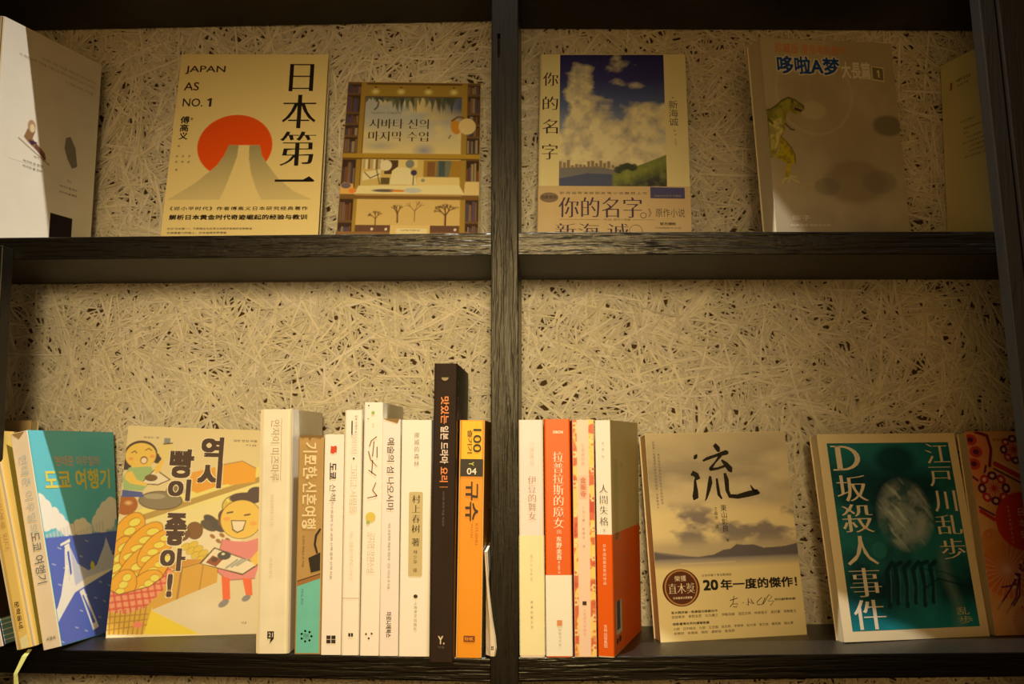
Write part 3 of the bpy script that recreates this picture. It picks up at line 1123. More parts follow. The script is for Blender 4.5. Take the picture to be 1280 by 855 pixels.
# thick comic with the dinosaur
DC = sh(146, 114, 64)
b = Book('book', 'thick grey-tan comic with a painted dinosaur and a blue and white title',
         book_matrix(0.2275, 0.051, 0.1905, 0.2900, 0.010, -0.062), (0.1500, 0.026, 0.2046), 'right', mat('grey_tan_cover', DC, 0.4), pages=PG, group=FU)
A = Art(0.4, 0.4, 149.4, 204, DC, 0.6)
A.mix(np.clip(fbm(A.X, A.Z, 50, 41, 4) * 2 - 0.7, 0, 0.5), sh(168, 134, 76))
for cx, cz, rr, cc, aa in ((70, 120, 46, (150, 116, 62), 0.5), (52, 132, 17, (172, 140, 76), 0.55), (92, 60, 40, (112, 84, 44), 0.5), (120, 60, 22, (104, 80, 44), 0.45), (136, 118, 20, (86, 66, 38), 0.7), (60, 55, 16, (108, 82, 46), 0.5)):
    A.ell(cx, cz, rr, rr * 0.62, sh(*cc), aa, soft=0.25)
A.mix(np.clip((1 - np.abs(np.hypot(A.X - 55, A.Z - 150) - 42) / 2.2), 0, 1) * 0.4, sh(178, 142, 80))
yg, yd, yl = sh(140, 116, 30), sh(72, 58, 16), sh(186, 150, 62)
body = [(0.5, 131), (5, 132), (12, 136), (18, 141), (26, 144.5), (33, 142), (42, 136), (41.5, 133), (36, 134.5), (31, 135.5), (29.5, 134), (33, 131), (38.5, 129.6), (38, 128), (31, 128), (26, 130.5), (22.5, 128.5), (21, 122), (19, 112), (14, 103), (8.5, 92), (4, 84), (0.5, 83)]
A.poly(body, yg); A.line(body[:8], 1.4, yd)
A.poly([(2, 118), (16, 124), (17, 112), (12, 101), (6, 90), (2, 92)], yl, 0.9)
A.mix(A.mask(body) * np.clip(fbm(A.X, A.Z, 5, 9) * 2.4 - 0.9, 0, 0.55), yd)
A.poly([(31, 135.3), (41, 132.3), (38.6, 130), (31.5, 131.6)], sh(70, 40, 18))
A.ell(30, 140.5, 0.9, 0.9, sh(30, 20, 8))
A.line([(20, 118), (26, 112), (29, 112)], 1.6, yd); A.line([(2, 122), (6, 118)], 2.2, yd)
leg = [(14, 104), (18, 101), (24, 94), (27.5, 86), (27, 79), (22.5, 77), (20.5, 69), (19, 63), (15, 61), (15.5, 70), (18, 78), (12, 81), (6, 84.5), (9, 90)]
A.poly(leg, sh(166, 128, 18)); A.line(leg[:5], 1.1, sh(96, 66, 14))
A.mix(A.mask(leg) * np.clip(fbm(A.X, A.Z, 4, 19) * 2.4 - 0.9, 0, 0.5), yd)
for p in (((18, 64), (13, 62), (11, 58)), ((19, 63), (17.5, 59)), ((20, 64), (24, 61.5), (29, 59.5)), ((20, 66), (27, 64))):
    A.line(list(p), 1.6, sh(176, 142, 64))
b.art('front', A, rough=0.35)
org = mat('orange_print', sh(180, 84, 14))
b.text('front', '珍藏版·漫画电影原作·', (16, 189.6, 98, 199.5), org, e=E2, part='small_print')
blu = mat('blue_print', sh(24, 52, 78)); redp = mat('red_print', sh(170, 40, 28))
for dx in (-0.9, 0.9):
    for dz in (-0.9, 0.9):
        b.text('front', '哆啦A梦', (16.4 + dx, 168.4 + dz, 86.5 + dx, 187 + dz), white_ink, bold=0.04, e=E2 + 0.00002 * (dx > 0) + 0.00003 * (dz > 0), part='title')
b.text('front', '哆啦A梦', (16.4, 168.4, 86.5, 187), blu, bold=0.026, e=E4, part='title')
b.text('front', '大長篇', (88, 165.6, 121.5, 183.5), white_ink, bold=0.026, e=E4, part='title')
b.poly('front', [(123, 165.4), (137.2, 163.8), (137.2, 178.6), (123, 180)], mat('pale_print', sh(190, 150, 84)), e=E2)
b.poly('front', [(124, 166.4), (136.2, 165), (136.2, 177.6), (124, 179)], mat('brown_print', sh(104, 82, 34)), e=E3)
b.poly('front', [(130.0, 168), (131.8, 168), (131.8, 176), (130.6, 176), (128.6, 174.4), (128.6, 173), (130.0, 173.8)], mat('pale_print', sh(190, 150, 84)), e=E4, part='lettering')
b.text('front', '藤子', (18, 21.5, 38, 26.5), white_ink, e=E3, part='small_print')
b.text('front', '经典漫画 电影大长篇', (16, 15.5, 60, 18), white_ink, e=E3, part='small_print')
b.done()

# cream book half hidden by the right-hand post
b = Book('book', 'plain cream book at the upper right end, mostly hidden behind the outer post',
         book_matrix(0.4560, 0.046, 0.1890, 0.30, -0.02, -0.015, 'box'), (0.022, 0.100, 0.2060), 'front', mat('dull_cream_cover', sh(196, 156, 72), 0.45, var=0.04), r=0.002, group=None)
d = 'left'
b.text(d, '소설의 첫 만남', (22, 180, 44, 183.6), brown_ink, part='small_print'); b.text(d, '이야기책', (24, 175, 40, 177.4), brown_ink, part='small_print')
b.poly(d, [(13, 174), (16, 175), (17, 182), (14, 183)], mat('red_print', sh(150, 60, 24)))
for z, a0, a1 in ((137, 26, 46), (129, 30, 66), (124, 30, 36), (119, 34, 66), (114, 28, 66), (109, 38, 66), (104, 36, 66), (99, 30, 64)):
    b.text(d, '우리가 함께 읽은 오래된 이야기'[:int((a1 - a0) / 2.4)], (a0, z - 1.1, a1, z + 1.1), grey_ink, part='small_print')
b.done()

# ================================================================== lower left cell
# three books leaning left together
TEAL, NAVY = tr(98, 190, 200), tr(88, 108, 190)


def warp_blue(x, y, z):
    return (x + 0.17 * y * z / 0.2 + 0.05 * y * (z / 0.2), y, z)


b = Book('book', 'leaning travel book with a teal and blue bridge cover and a cream spine',
         book_matrix(-0.4440, -0.004, -0.1852, 0.0, 0.06, -0.238, 'box'), (0.0170, 0.122, 0.1975), 'front',
         mat('teal_cover', TEAL, 0.4), mat('cream_spine', tr(232, 216, 190), 0.45, var=0.05), group=SG, warp=warp_blue)
A = Art(0.6, 0.5, 121.6, 197, TEAL, 0.7)
y1 = 97
cloudc, cit = tr(240, 236, 228), tr(214, 206, 196)
A.rect(0, 0, 122, y1, NAVY)
for cx, cz, r_ in ((0, 128, 11), (8, 124, 9), (4, 116, 14), (14, 114, 10), (20, 118, 7), (26, 110, 9), (34, 104, 8), (44, 102, 6), (54, 104, 8), (62, 104, 9), (70, 101, 7), (86, 106, 9), (94, 112, 10), (102, 117, 11), (112, 120, 12), (120, 118, 10), (108, 108, 10), (96, 102, 8)):
    m_ = np.clip((r_ - np.hypot(A.X - cx, (A.Z - cz) * 1.05)) / 0.7 + 0.5, 0, 1) * (A.Z > y1)
    A.mix(m_, cloudc)
for k in range(22):
    x = 2 + k * 5.4
    A.rect(x, y1, x + 3.6, y1 + 3 + (k * 37 % 9), cit, 0.6)
wl = tr(226, 228, 236)
for k in range(26):
    x, z = (k * 53) % 118, 4 + (k * 37) % 88
    A.line([(x, z), (x + 5, z - 1.5)], 0.8, wl, 0.7)
# the bridge: tower, cables and deck
A.poly([(-1, 31), (-1, 20), (36, 44), (122, 62), (122, 70), (60, 58), (34, 54)], cloudc)
A.poly([(28, 88), (36, 90), (40, 52), (30, 48)], cloudc); A.poly([(31, 82), (34.5, 83), (35, 62), (31.5, 60)], NAVY)
A.poly([(28, 86), (24, 66), (12, 44), (0, 30), (0, 24), (30, 44)], cloudc)
A.poly([(36, 88), (46, 70), (64, 62), (80, 66), (96, 84), (100, 92), (110, 74), (122, 70), (122, 62), (60, 56), (38, 50)], tr(196, 198, 208))
A.poly([(22, 90), (38, 94), (38, 91), (22, 88)], cloudc)
A.poly([(44, 44), (52, 46), (74, 8), (62, 6)], cloudc)
A.poly([(48, 40), (50.4, 40.5), (68, 13), (62.5, 12)], NAVY)
A.ell(72, 66, 3.6, 4.2, tr(210, 200, 60))
b.art('right', A, e=0.00025)
yel = mat('yellow_ink', tr(222, 206, 90), 0.45)
b.text('right', '현태준 이우일의', (30, 163, 96, 173), mat('peach_ink', tr(214, 170, 140)), bold=0.01, e=0.0005)
b.text('right', '도쿄 여행기', (12, 140, 112, 160), yel, bold=0.022, part='title', e=0.0005)
b.text('front', '현태준 이우일의', (5.0, 104, 12.6, 176), mat('pale_blue_ink', tr(178, 190, 192)), rot='cw')
b.text('front', '도쿄 여행기', (4.6, 58, 13.6, 104), mat('slate_ink', tr(104, 110, 120)), rot='cw', part='title', bold=0.005)
b.text('front', '시공사', (4.6, 7.0, 13.0, 10.5), ink, part='small_print', bold=0.012)
wear(b, 'front', [(2, 197), (14, 197), (8, 191)])
b.done()

b = Book('book', 'pale yellow hardback leaning beside the teal and blue book, ribbon hanging from its foot',
         book_matrix(-0.4650, -0.010, -0.1842, 0.0, 0.02, -0.250, 'box'), (0.0168, 0.120, 0.1960), 'front',
         mat('yellow_cover', tr(236, 190, 96), 0.5, var=0.05), mat('yellow_spine', tr(244, 208, 120), 0.5, var=0.04), r=0.0045, group=SG)
b.text('front', '도쿄를 걷다 일본을 읽다', (7, 88, 11, 176), mat('tan_ink', tr(196, 150, 110)), rot='cw')
b.text('front', '문학동네', (6, 18, 10, 42), brown_ink, rot='cw', bold=0.015)
b.poly('front', [(4.8, 0.5), (12, 0.5), (12, 12), (4.8, 9)], mat('pale_yellow_fold', tr(250, 236, 180)), part='torn_fold')
g = Geo()
rb = mat('ribbon', tr(206, 206, 120), 0.5, 0.4, var=0.1)
rp = [(0.0090, 0.006, 0.0), (0.0095, -0.004, -0.004), (0.0055, -0.010, -0.018), (0.0078, -0.011, -0.032), (0.0110, -0.011, -0.050), (0.0125, -0.011, -0.068)]
tq = 0.0022
for k in range(len(rp) - 1):
    (xa, ya, za), (xb, yb, zb) = rp[k], rp[k + 1]
    wa, wb = tq * (1.0 if k % 2 else 0.7), tq * (0.7 if k % 2 else 1.0)
    g.add([(xa - wa, ya, za), (xa + wa, ya + 0.0006, za), (xb + wb, yb + 0.0006, zb), (xb - wb, yb, zb),
           (xa - wa, ya + 0.0004, za), (xa + wa, ya + 0.001, za), (xb + wb, yb + 0.001, zb), (xb - wb, yb + 0.0004, zb)],
          [(0, 1, 2, 3), (7, 6, 5, 4), (0, 3, 7, 4), (1, 5, 6, 2)], rb)
rbo = g.link('ribbon', b.root)
rbo.matrix_local = Matrix.Rotation(0.250, 4, 'Y')
rbo['label'] = 'yellow-green bookmark ribbon'
b.done()

b = Book('book', 'white book with a dark side at the very left end of the lower shelf',
         book_matrix(-0.4905, -0.010, -0.1838, 0.0, 0.02, -0.270, 'box'), (0.0145, 0.115, 0.172), 'front',
         mat('dark_picture_cover', tr(60, 44, 36), 0.4, var=0.3), mat('white_spine', tr(232, 222, 206), 0.45), group=SG)
b.poly('right', [(2, 1), (112, 1), (112, 24), (2, 24)], mat('teal_water_print', tr(120, 160, 160), 0.4), part='teal_strip')
for z in (4, 8, 13, 18, 22):
    b.poly('right', [(2, z), (112, z), (112, z + 0.9), (2, z + 0.9)], white_ink, e=E3)
b.text('front', '교토', (4, 14, 10, 26), mat('red_brown_ink', tr(120, 40, 24)), rot='cw')
b.done()

b = Book('book', 'tan book at the back of the lower left corner with only its top showing',
         book_matrix(-0.585, 0.088, -0.1840, 0.02, 0.04, 0.0), (0.068, 0.016, 0.2052), 'left', mat('tan_cover', sh(176, 126, 60), 0.5, var=0.08), group=None)
b.done()

# bakery picture book
BC = sh(186, 148, 84)
b = Book('book', 'picture book of two cartoon children in a bakery with baskets of bread',
         book_matrix(-0.4145, 0.0560, -0.1857, 0.2450, 0.1960, 0.035), (0.1400, 0.011, 0.2050), 'left', mat('cream_board', BC, 0.38), pages=PGW, group=FL)
A = Art(0.3, 3.0, 139.7, 205.5, sh(188, 150, 84), 0.6)
ol = sh(72, 44, 18)
oc = sh(184, 132, 40); och = sh(206, 164, 58)
# walls, shelves and floor
A.poly([(14, 112), (140, 160), (140, 108), (64, 60), (52, 100)], sh(200, 160, 76))
A.poly([(0, 121), (18, 121), (66, 141), (140, 172), (140, 160), (14, 112)], sh(206, 164, 66))
A.poly([(12, 113), (140, 160.5), (140, 154.5), (20, 109.5)], sh(150, 108, 40))
A.poly([(62, 140), (114, 172.5), (115, 150), (114, 152)], sh(188, 120, 32))
A.poly([(92, 168), (114, 173), (128, 166), (128, 152), (104, 148), (92, 152)], sh(196, 120, 24)); A.poly([(66, 160), (88, 166), (90, 146), (72, 139), (62, 144)], sh(190, 116, 26))
A.line([(92, 168), (92, 152)], 0.9, ol, 0.6); A.line([(92, 168), (114, 173), (128, 166)], 0.9, ol, 0.6)
A.poly([(52, 101), (140, 128), (140, 122), (54, 95)], sh(150, 108, 40))
A.poly([(36, 112), (140, 148), (140, 129), (52, 102)], sh(206, 172, 84))
A.poly([(52, 95), (140, 121), (140, 112), (60, 88)], sh(196, 170, 110))
for cx, cz, rx, rz, c, ro in ((73, 102, 7, 8, (104, 58, 20), 0.3), (61, 98, 7, 6, (90, 50, 20), 0.2), (88, 112, 8, 3.6, (54, 44, 36), -0.6), (86, 107, 8, 3.6, (66, 52, 36), -0.5), (95, 107, 8, 4, (58, 46, 36), -0.6), (103, 117, 8, 7, (84, 40, 28), 0), (102, 110, 7, 4, (104, 60, 30), 0), (109, 127, 11, 10, (178, 136, 44), 0), (109, 125, 7, 3, (150, 104, 30), 0)):
    A.ell(cx, cz, rx + 0.8, rz + 0.8, ol, rot=ro); A.ell(cx, cz, rx, rz, sh(*c), rot=ro)
for k in range(14):
    A.ell(101 + (k * 7) % 17, 121 + (k * 5) % 13, 1.3, 1.1, sh(214, 172, 62))
# trays of small pastries
A.poly([(58, 84), (92, 100), (122, 96), (92, 70), (72, 62)], sh(206, 172, 100)); A.line([(58, 84), (72, 62), (92, 70)], 0.9, ol, 0.7)
for k in range(4):
    for j in range(2):
        A.ell(66 + k * 5 + j * 7, 86 - k * 4 + j * 2, 5.4, 3.6, ol, 0.8, rot=0.5); A.ell(66 + k * 5 + j * 7, 86 - k * 4 + j * 2, 4.8, 3.0, sh(184, 138, 34), rot=0.5)
for k in range(3):
    for j in range(4):
        A.ell(86 + k * 6 + j * 4.5, 96 - k * 4.6 + j * 0.6, 3.0, 1.8, sh(132, 76, 28) if j % 2 else sh(206, 176, 110), rot=-0.6)
A.poly([(52, 66), (66, 60), (84, 68), (84, 74), (60, 74)], sh(170, 104, 26))
A.poly([(40, 26), (40, 58), (98, 78), (98, 50)], sh(178, 118, 32)); A.line([(40, 58), (98, 76)], 1, ol, 0.6); A.line([(62, 36), (64, 66)], 2.2, sh(140, 88, 28)); A.line([(82, 44), (84, 70)], 1, ol, 0.5)
A.poly([(36, 24), (56, 33), (96, 51), (140, 66), (140, 3), (86, 3), (36, 8)], sh(184, 150, 92))
A.mix(np.clip(1 - np.hypot((A.X - 88) / 22, (A.Z - 26) / 18), 0, 1) * 0.5, sh(200, 170, 120))
A.poly([(30, 30), (42, 24), (86, 3), (28, 3)], sh(196, 150, 22))
# dark cake on the upper shelf
A.ell(38, 131, 21, 9.5, ol); A.ell(38, 131, 20, 8.6, sh(112, 88, 52)); A.ell(32, 135, 11, 3, sh(150, 124, 78), 0.7); A.ell(51, 141, 9, 5, sh(110, 80, 44))
A.ell(6, 126, 11, 10, sh(140, 66, 16)); A.ell(8, 128, 5, 3, sh(200, 140, 70), soft=1)
# basket of long loaves
for cx, cz, rx, rz, ro in ((10, 96, 24, 13, 1.15), (4, 70, 26, 12, 1.3), (24, 88, 26, 12, 0.9), (20, 62, 27, 12, 1.05), (38, 84, 22, 11, 0.9), (40, 66, 20, 10, 0.8), (32, 48, 18, 12, 0.8), (10, 46, 18, 12, 1.2)):
    A.ell(cx, cz, rx + 0.7, rz + 0.7, sh(120, 60, 10), rot=ro); A.ell(cx, cz, rx, rz, sh(198, 124, 18), rot=ro)
    for q in (-0.6, -0.2, 0.2, 0.6):
        px_, pz_ = cx + math.cos(ro) * rx * q, cz + math.sin(ro) * rx * q
        A.ell(px_, pz_, rx * 0.27, rz * 0.36, sh(150, 84, 12), 0.9, rot=ro - 0.7); A.ell(px_, pz_, rx * 0.23, rz * 0.27, sh(212, 168, 46), rot=ro - 0.7)
cloth = [(0, 44), (8, 40), (22, 44), (36, 48), (46, 56), (52, 68), (55, 62), (48, 44), (34, 28), (16, 22), (0, 24)]
A.poly(cloth, sh(196, 110, 60))
mk = A.mask(cloth)
for fx, ang in ((1, 0.25), (0, 1.7)):
    u = A.X * math.cos(ang) + A.Z * math.sin(ang)
    A.mix(mk * ((u % 6.2) < 2.0) * 0.8, sh(172, 52, 26))
A.line(cloth[:6], 0.9, sh(110, 50, 20))
A.poly([(0, 24), (16, 22), (34, 28), (42, 38), (34, 3), (1, 3)], sh(176, 120, 24))
for k in range(8):
    A.line([(2 + k * 4.6, 23 + k), (3 + k * 4.2, 3)], 0.9, sh(126, 74, 14))
for k in range(3):
    A.line([(0, 19 - k * 6), (36, 22 - k * 5)], 1.0, sh(140, 84, 16))
A.ell(28, 12, 4.5, 3, sh(190, 90, 50))
# child with a tray, top left
skin = sh(200, 142, 46)
A.ell(2, 166, 5.5, 5.5, sh(52, 32, 26)); A.ell(31, 173, 4, 5, sh(52, 32, 26))
A.ell(15, 177, 15.8, 13.8, sh(60, 36, 24)); A.ell(15, 175.5, 14.6, 12.8, skin)
A.ell(18.5, 171, 3.6, 4, sh(120, 60, 26)); A.ell(18.5, 170.6, 2.6, 2.8, sh(200, 160, 110))
A.line([(6, 178), (9, 180), (11, 178)], 0.9, ol); A.line([(19, 181), (22, 183), (25, 181)], 0.9, ol); A.ell(6, 172, 2.4, 1.7, sh(200, 112, 44)); A.ell(26, 175, 2.4, 1.7, sh(200, 112, 44))
A.poly([(5, 163), (26, 165), (30, 156), (26, 148), (20, 140), (2, 141), (0, 152)], sh(132, 136, 66))
A.poly([(1, 141), (20, 139), (22, 134), (1, 134)], sh(56, 62, 84))
A.poly([(17, 147), (30, 163), (46, 152), (34, 146)], ol); A.poly([(18.5, 147.6), (30, 161.6), (44, 152), (34, 147.2)], sh(204, 172, 108))
A.ell(27, 153.4, 6, 3.4, ol); A.ell(27, 153.8, 5.2, 2.7, sh(96, 60, 20))
A.poly([(3, 158), (8, 160), (14, 151), (24, 148), (23, 145), (8, 147), (2, 152)], skin)
A.poly([(29, 162), (34, 171), (38, 172), (35, 160), (31, 157)], skin)
A.ell(38.5, 181, 7, 8.5, sh(190, 150, 70)); A.rect(36, 189, 42, 194, sh(110, 100, 76)); A.line([(36, 188), (44, 189)], 1.3, ol)
# child with a tray, right
A.ell(120, 135, 16, 6, sh(62, 40, 30)); A.ell(130, 140, 9, 7, sh(62, 40, 30))
A.ell(117, 114, 20.6, 19.6, ol); A.ell(117, 114, 20, 19, skin)
A.poly([(107, 113), (122, 113), (120, 103), (114, 100), (109, 103)], ol); A.poly([(108, 112), (121, 112), (119, 104), (114, 101.4), (110, 104)], sh(220, 190, 150))
A.line([(103, 120), (108, 121)], 1.6, ol); A.line([(120, 118), (125, 119)], 1.6, ol); A.ell(103, 114, 4, 2.4, sh(204, 112, 40), 0.7); A.ell(129, 110, 4, 2.4, sh(204, 112, 40), 0.7)
pk = sh(186, 96, 72)
A.poly([(100, 94), (112, 92), (124, 92), (136, 96), (138, 74), (134, 56), (108, 54), (98, 62), (98, 82)], pk)
A.line([(100, 94), (98, 82), (98, 62), (108, 54), (134, 56)], 0.9, ol, 0.7)
A.poly([(102, 58), (110, 56), (112, 36), (105, 34)], sh(196, 70, 24)); A.poly([(122, 56), (131, 56), (133, 40), (127, 38)], sh(196, 70, 24))
A.ell(106, 32, 5.5, 3, sh(110, 92, 72), rot=0.6); A.ell(127, 37, 4.5, 2.8, sh(110, 92, 72), rot=0.5)
A.poly([(80, 70), (93, 86), (138, 70), (122, 59)], ol); A.poly([(82, 70), (93.4, 84.6), (135.5, 70), (122, 60.6)], sh(208, 178, 120))
A.poly([(86, 71), (92, 78), (102, 74), (96, 67)], sh(120, 50, 22)); A.ell(94, 74, 3, 2.4, sh(70, 34, 20)); A.ell(103, 78, 6.5, 4.2, sh(52, 44, 34)); A.ell(102, 79.5, 1.6, 1.2, sh(190, 160, 110))
for k in range(3):
    A.line([(106 + k * 5, 66 + k * 1.2), (116 + k * 5, 74 + k * 0.6)], 2.0, sh(140, 120, 84))
A.poly([(128, 74), (136, 84), (140, 78), (134, 68)], skin)
b.art('front', A, rough=0.5)
gl = (('역', (72.6, 169, 94.5, 196.7)), ('시', (71, 144.5, 94.9, 170.1)), ('빵', (43.2, 153.8, 66.7, 183.3)), ('이', (43.9, 131, 65.8, 152.6)), ('좋', (44.4, 87, 65.1, 118.9)), ('아', (42.7, 62.6, 66.5, 84.5)), ('!', (51.4, 37.7, 56.4, 60)))
halo = mat('cream_outline', sh(206, 168, 100)); choc = mat('chocolate_ink', sh(50, 22, 14))
for k, (ch, bx) in enumerate(gl):
    b.text('front', ch, (bx[0] - 0.9, bx[1] - 0.9, bx[2] + 0.9, bx[3] + 0.9), halo, bold=0.066, e=E2, part='title')
    b.text('front', ch, bx, choc, bold=0.042, e=E3, part='title')
b.text('front', '맛있는 빵', (16.2, 193.2, 31, 195.2), grey_ink, part='small_print')
b.text('front', '일본 빵집 여행', (103.8, 192.6, 127, 195), grey_ink, bold=0.01, part='small_print'); b.text('front', '지음', (116, 188.4, 127, 190.4), grey_ink, part='small_print')
b.text('front', '시공', (124, 12.4, 129, 15), ink, part='small_print')
b.done()

# ---- the row left of the centre upright
b = row_book('book', 'thick cream book with pale title, first of the row beside the bakery book', -0.2548, -0.2252, 0.0290, shift=-0.0012, depth=0.126,
             cover=white, spine_mat=mat('cream_spine', tr(230, 219, 190), 0.55, var=0.08), r=0.0040, group=LG)
b.text('front', '안자이 미즈마루', (10.5, 152, 18.5, 207), mat('grey_tan_ink', tr(164, 146, 120)), rot='cw', part='title')
b.poly('front', [(19.8, 152), (20.2, 152), (20.2, 208), (19.8, 208)], mat('grey_tan_ink', tr(164, 146, 120)))
b.text('front', '마음을 다해 대충 그린 그림', (11, 112, 14.4, 140), faint_ink, rot='cw', part='small_print')
b.text('front', '씨네21북스', (11, 66, 14, 84), faint_ink, rot='cw', part='small_print')
b.poly('front', [(10.5, 13), (16.4, 13), (16.4, 19.4), (10.5, 19.4)], ink, part='publisher_mark'); b.poly('front', [(13.5, 13), (16.4, 13), (12.6, 8.6)], ink, part='publisher_mark')
b.text('front', '21', (11.6, 14.4, 15.4, 18.2), white_ink, e=E4, part='publisher_mark')
b.done()

KH = mat('khaki_spine', tr(176, 140, 84), 0.5, var=0.1); TL = mat('teal_print', tr(104, 186, 174), 0.45, var=0.06)
b = row_book('book', 'khaki book with pale handwritten title and teal foot in the left row', -0.2204, -0.1970, 0.0035, depth=0.125, front=0.0015,
             cover=mat('khaki_cover', tr(170, 136, 84), 0.5), spine_mat=KH, group=LG)
b.poly('front', [(1.4, 1), (22, 1), (22, 66), (1.4, 59)], TL, part='teal_foot')
b.poly('front', [(1.4, 59), (22, 66), (22, 70), (1.4, 63.6)], mat('brown_table_print', tr(150, 104, 54)), part='table_picture')
b.stroke('front', [(1.4, 63.6), (22, 70.2)], 0.7, brown_ink)
b.poly('front', [(11, 84), (21.8, 89), (21.8, 73), (13.5, 71)], ink, part='bag_picture')
b.stroke('front', [(19, 88, 1), (16.6, 96, 1.2), (17.6, 104, 1.2), (21.6, 110, 1)], 1.7, ink, part='bag_picture')
pi = mat('cream_ink', tr(226, 206, 160))
b.text('front', '기묘한 신혼여행', (4.5, 110, 17.5, 187), pi, rot='cw', part='title', bold=0.012)
for c_, r_ in (((14.5, 172.4), 2.2), ((8.8, 155.5), 1.5), ((14.4, 125), 1.4), ((7.2, 112), 1.6)):
    b.disc('front', c_, r_, r_, pi, e=E3, n=14)
b.text('front', '오쿠다 히데오 외 지음', (5.2, 76, 7.4, 104), brown_ink, rot='cw', part='small_print')
b.text('front', '히가시노 게이고', (5.0, 43, 7.2, 57), mat('dark_teal_ink', tr(40, 60, 70)), rot='cw', part='small_print')
for k in range(7):
    b.disc('front', (10.6 + 4.6 * math.cos(k * 0.9), 15.5 + 4.6 * math.sin(k * 0.9)), 1.1, 1.1, mat('dark_teal_ink', tr(40, 60, 70)), n=6)
b.text('front', '문학의문학', (8, 13, 13, 18), mat('dark_teal_ink', tr(40, 60, 70)), part='small_print')
b.poly('front', [(0.8, 193.6), (22.6, 193.6), (20, 190.6), (12, 192.4), (10.5, 188.5), (8.6, 192.2), (3, 191)], mat('scuffed_edge', tr(120, 88, 40)), part='worn_edge')
b.done()

b = row_book('book', 'white book with red picture mark above a short black title', -0.1965, -0.1786, 0.0063, depth=0.122,
             cover=white, spine_mat=mat('white_spine_b', tr(236, 226, 226), 0.5), group=LG)
b.poly('front', [(5.6, 178), (8, 177), (10, 178.4), (11.2, 177.6), (11.6, 183), (10.4, 184.6), (8, 183.6), (6, 184.4)], mat('red_mark_ink', tr(206, 66, 26)), part='red_mark')
b.text('front', '도쿄', (5.4, 154, 11.2, 169), ink, rot='cw', bold=0.03, part='title')
b.text('front', '산책', (5.4, 135, 11.2, 150), grey_ink, rot='cw', part='title')
b.text('front', '리스본걸의 도쿄 공원 산책 골목 산책 지음', (7.0, 66, 9.2, 134), grey_ink, rot='cw', part='small_print')
for i in range(2):
    for j in range(2):
        b.poly('front', [(5 + i * 4.4, 10 + j * 3.6), (8.8 + i * 4.4, 10 + j * 3.6), (8.8 + i * 4.4, 13.2 + j * 3.6), (5 + i * 4.4, 13.2 + j * 3.6)], ink if (i + j) % 2 == 0 else brown_ink, part='publisher_mark')
b.done()

b = row_book('book', 'slim white book with faint title, black dot and a thin line near the foot', -0.1784, -0.1625, 0.0283, depth=0.128,
             cover=white, spine_mat=mat('white_spine_c', tr(240, 228, 226), 0.5), r=0.0022, group=LG)
b.text('front', '일본 단편소설', (9.5, 196, 11.6, 212), grey_ink, rot='cw', part='small_print')
b.poly('front', [(6.2, 194), (7.4, 194), (7.4, 207), (6.2, 207)], ink)
b.text('front', '심야식당', (6, 177, 12, 196), faint_ink, rot='cw', part='title'); b.disc('front', (8.8, 173), 0.9, 1.0, ink, n=12)
b.text('front', '그리고 사람들', (5.6, 124, 12.2, 168), faint_ink, rot='cw', part='title')
b.text('front', '어느 조용한 하루의 이야기', (6, 66, 9.6, 108), faint_ink, rot='cw', part='small_print')
b.poly('front', [(0.8, 49.2), (15.6, 49.2), (15.6, 49.7), (0.8, 49.7)], mat('fold_ink', tr(170, 140, 90)), part='band_edge')
b.text('front', '■■', (6.4, 16.2, 10.6, 19.2), ink, part='small_print')
b.done()

b = row_book('book', 'tall white book with handwritten title, coloured dots and a yellow-green ball', -0.1618, -0.1447, 0.0354, depth=0.13, shift=0.001,
             cover=white, spine_mat=mat('white_spine_d', tr(240, 228, 226), 0.5), r=0.0015, group=LG)
pen = mat('brown_pen', tr(110, 76, 52))
for s_ in ([(12, 181, 1), (7, 177, 1), (5.4, 172, 0.8)], [(9.6, 176.6), (9, 170), (8.4, 163)], [(12.4, 172), (12.6, 162)], [(4.6, 168), (7, 160), (12.8, 154, 0.7)], [(8.6, 160), (8.0, 148)], [(5, 151), (12, 146)], [(12, 140, 0.8), (9, 133, 1), (13, 128, 1.2)], [(13.4, 128), (4.4, 126)]):
    b.stroke('front', [(p[0], p[1] + 12, *p[2:]) for p in s_], 0.9, pen, part='title')
for c_, r_, cc in (((8.2, 214.5), 1.6, (150, 176, 96)), ((4.2, 221), 0.7, (50, 50, 30)), ((4, 209), 0.6, (120, 110, 70)), ((8.6, 204), 0.9, (196, 200, 130)), ((7.6, 121), 4.6, (214, 190, 90)), ((5.4, 116.4), 1.7, (150, 176, 96))):
    b.disc('front', c_, r_, r_, mat('dot_ink', tr(*cc)), n=18, e=E3 if r_ < 4 else E2)
b.text('front', '공지영 장편소설', (5, 72, 12, 108), faint_ink, rot='cw', part='small_print')
for c_ in ((5.5, 18.6), (10.5, 19), (8, 15)):
    b.disc('front', c_, 1.0, 0.9, brown_ink, n=8, part='publisher_mark')
b.done()

b = row_book('book', 'white book with thin black Korean title and a scuffed top edge', -0.1444, -0.1275, 0.0200, depth=0.128,
             cover=white, spine_mat=mat('white_spine_e', tr(236, 222, 226), 0.5), group=LG)
b.text('front', '예술의 섬 나오시마', (5.0, 127, 11.6, 192), brown_ink, rot='cw', part='title', bold=0.006)
b.text('front', '아트 프로젝트 예술의 재탄생 · 안도 다다오 외 지음', (6.6, 58, 9.0, 116), grey_ink, rot='cw', part='small_print')
b.text('front', '마로니에북스', (5.8, 16, 10.6, 38), ink, rot='cw', part='small_print', bold=0.02)
wear(b, 'front', [(0.8, 209.4), (16, 209.4), (14, 205), (9, 206.6), (4, 208)])
b.done()

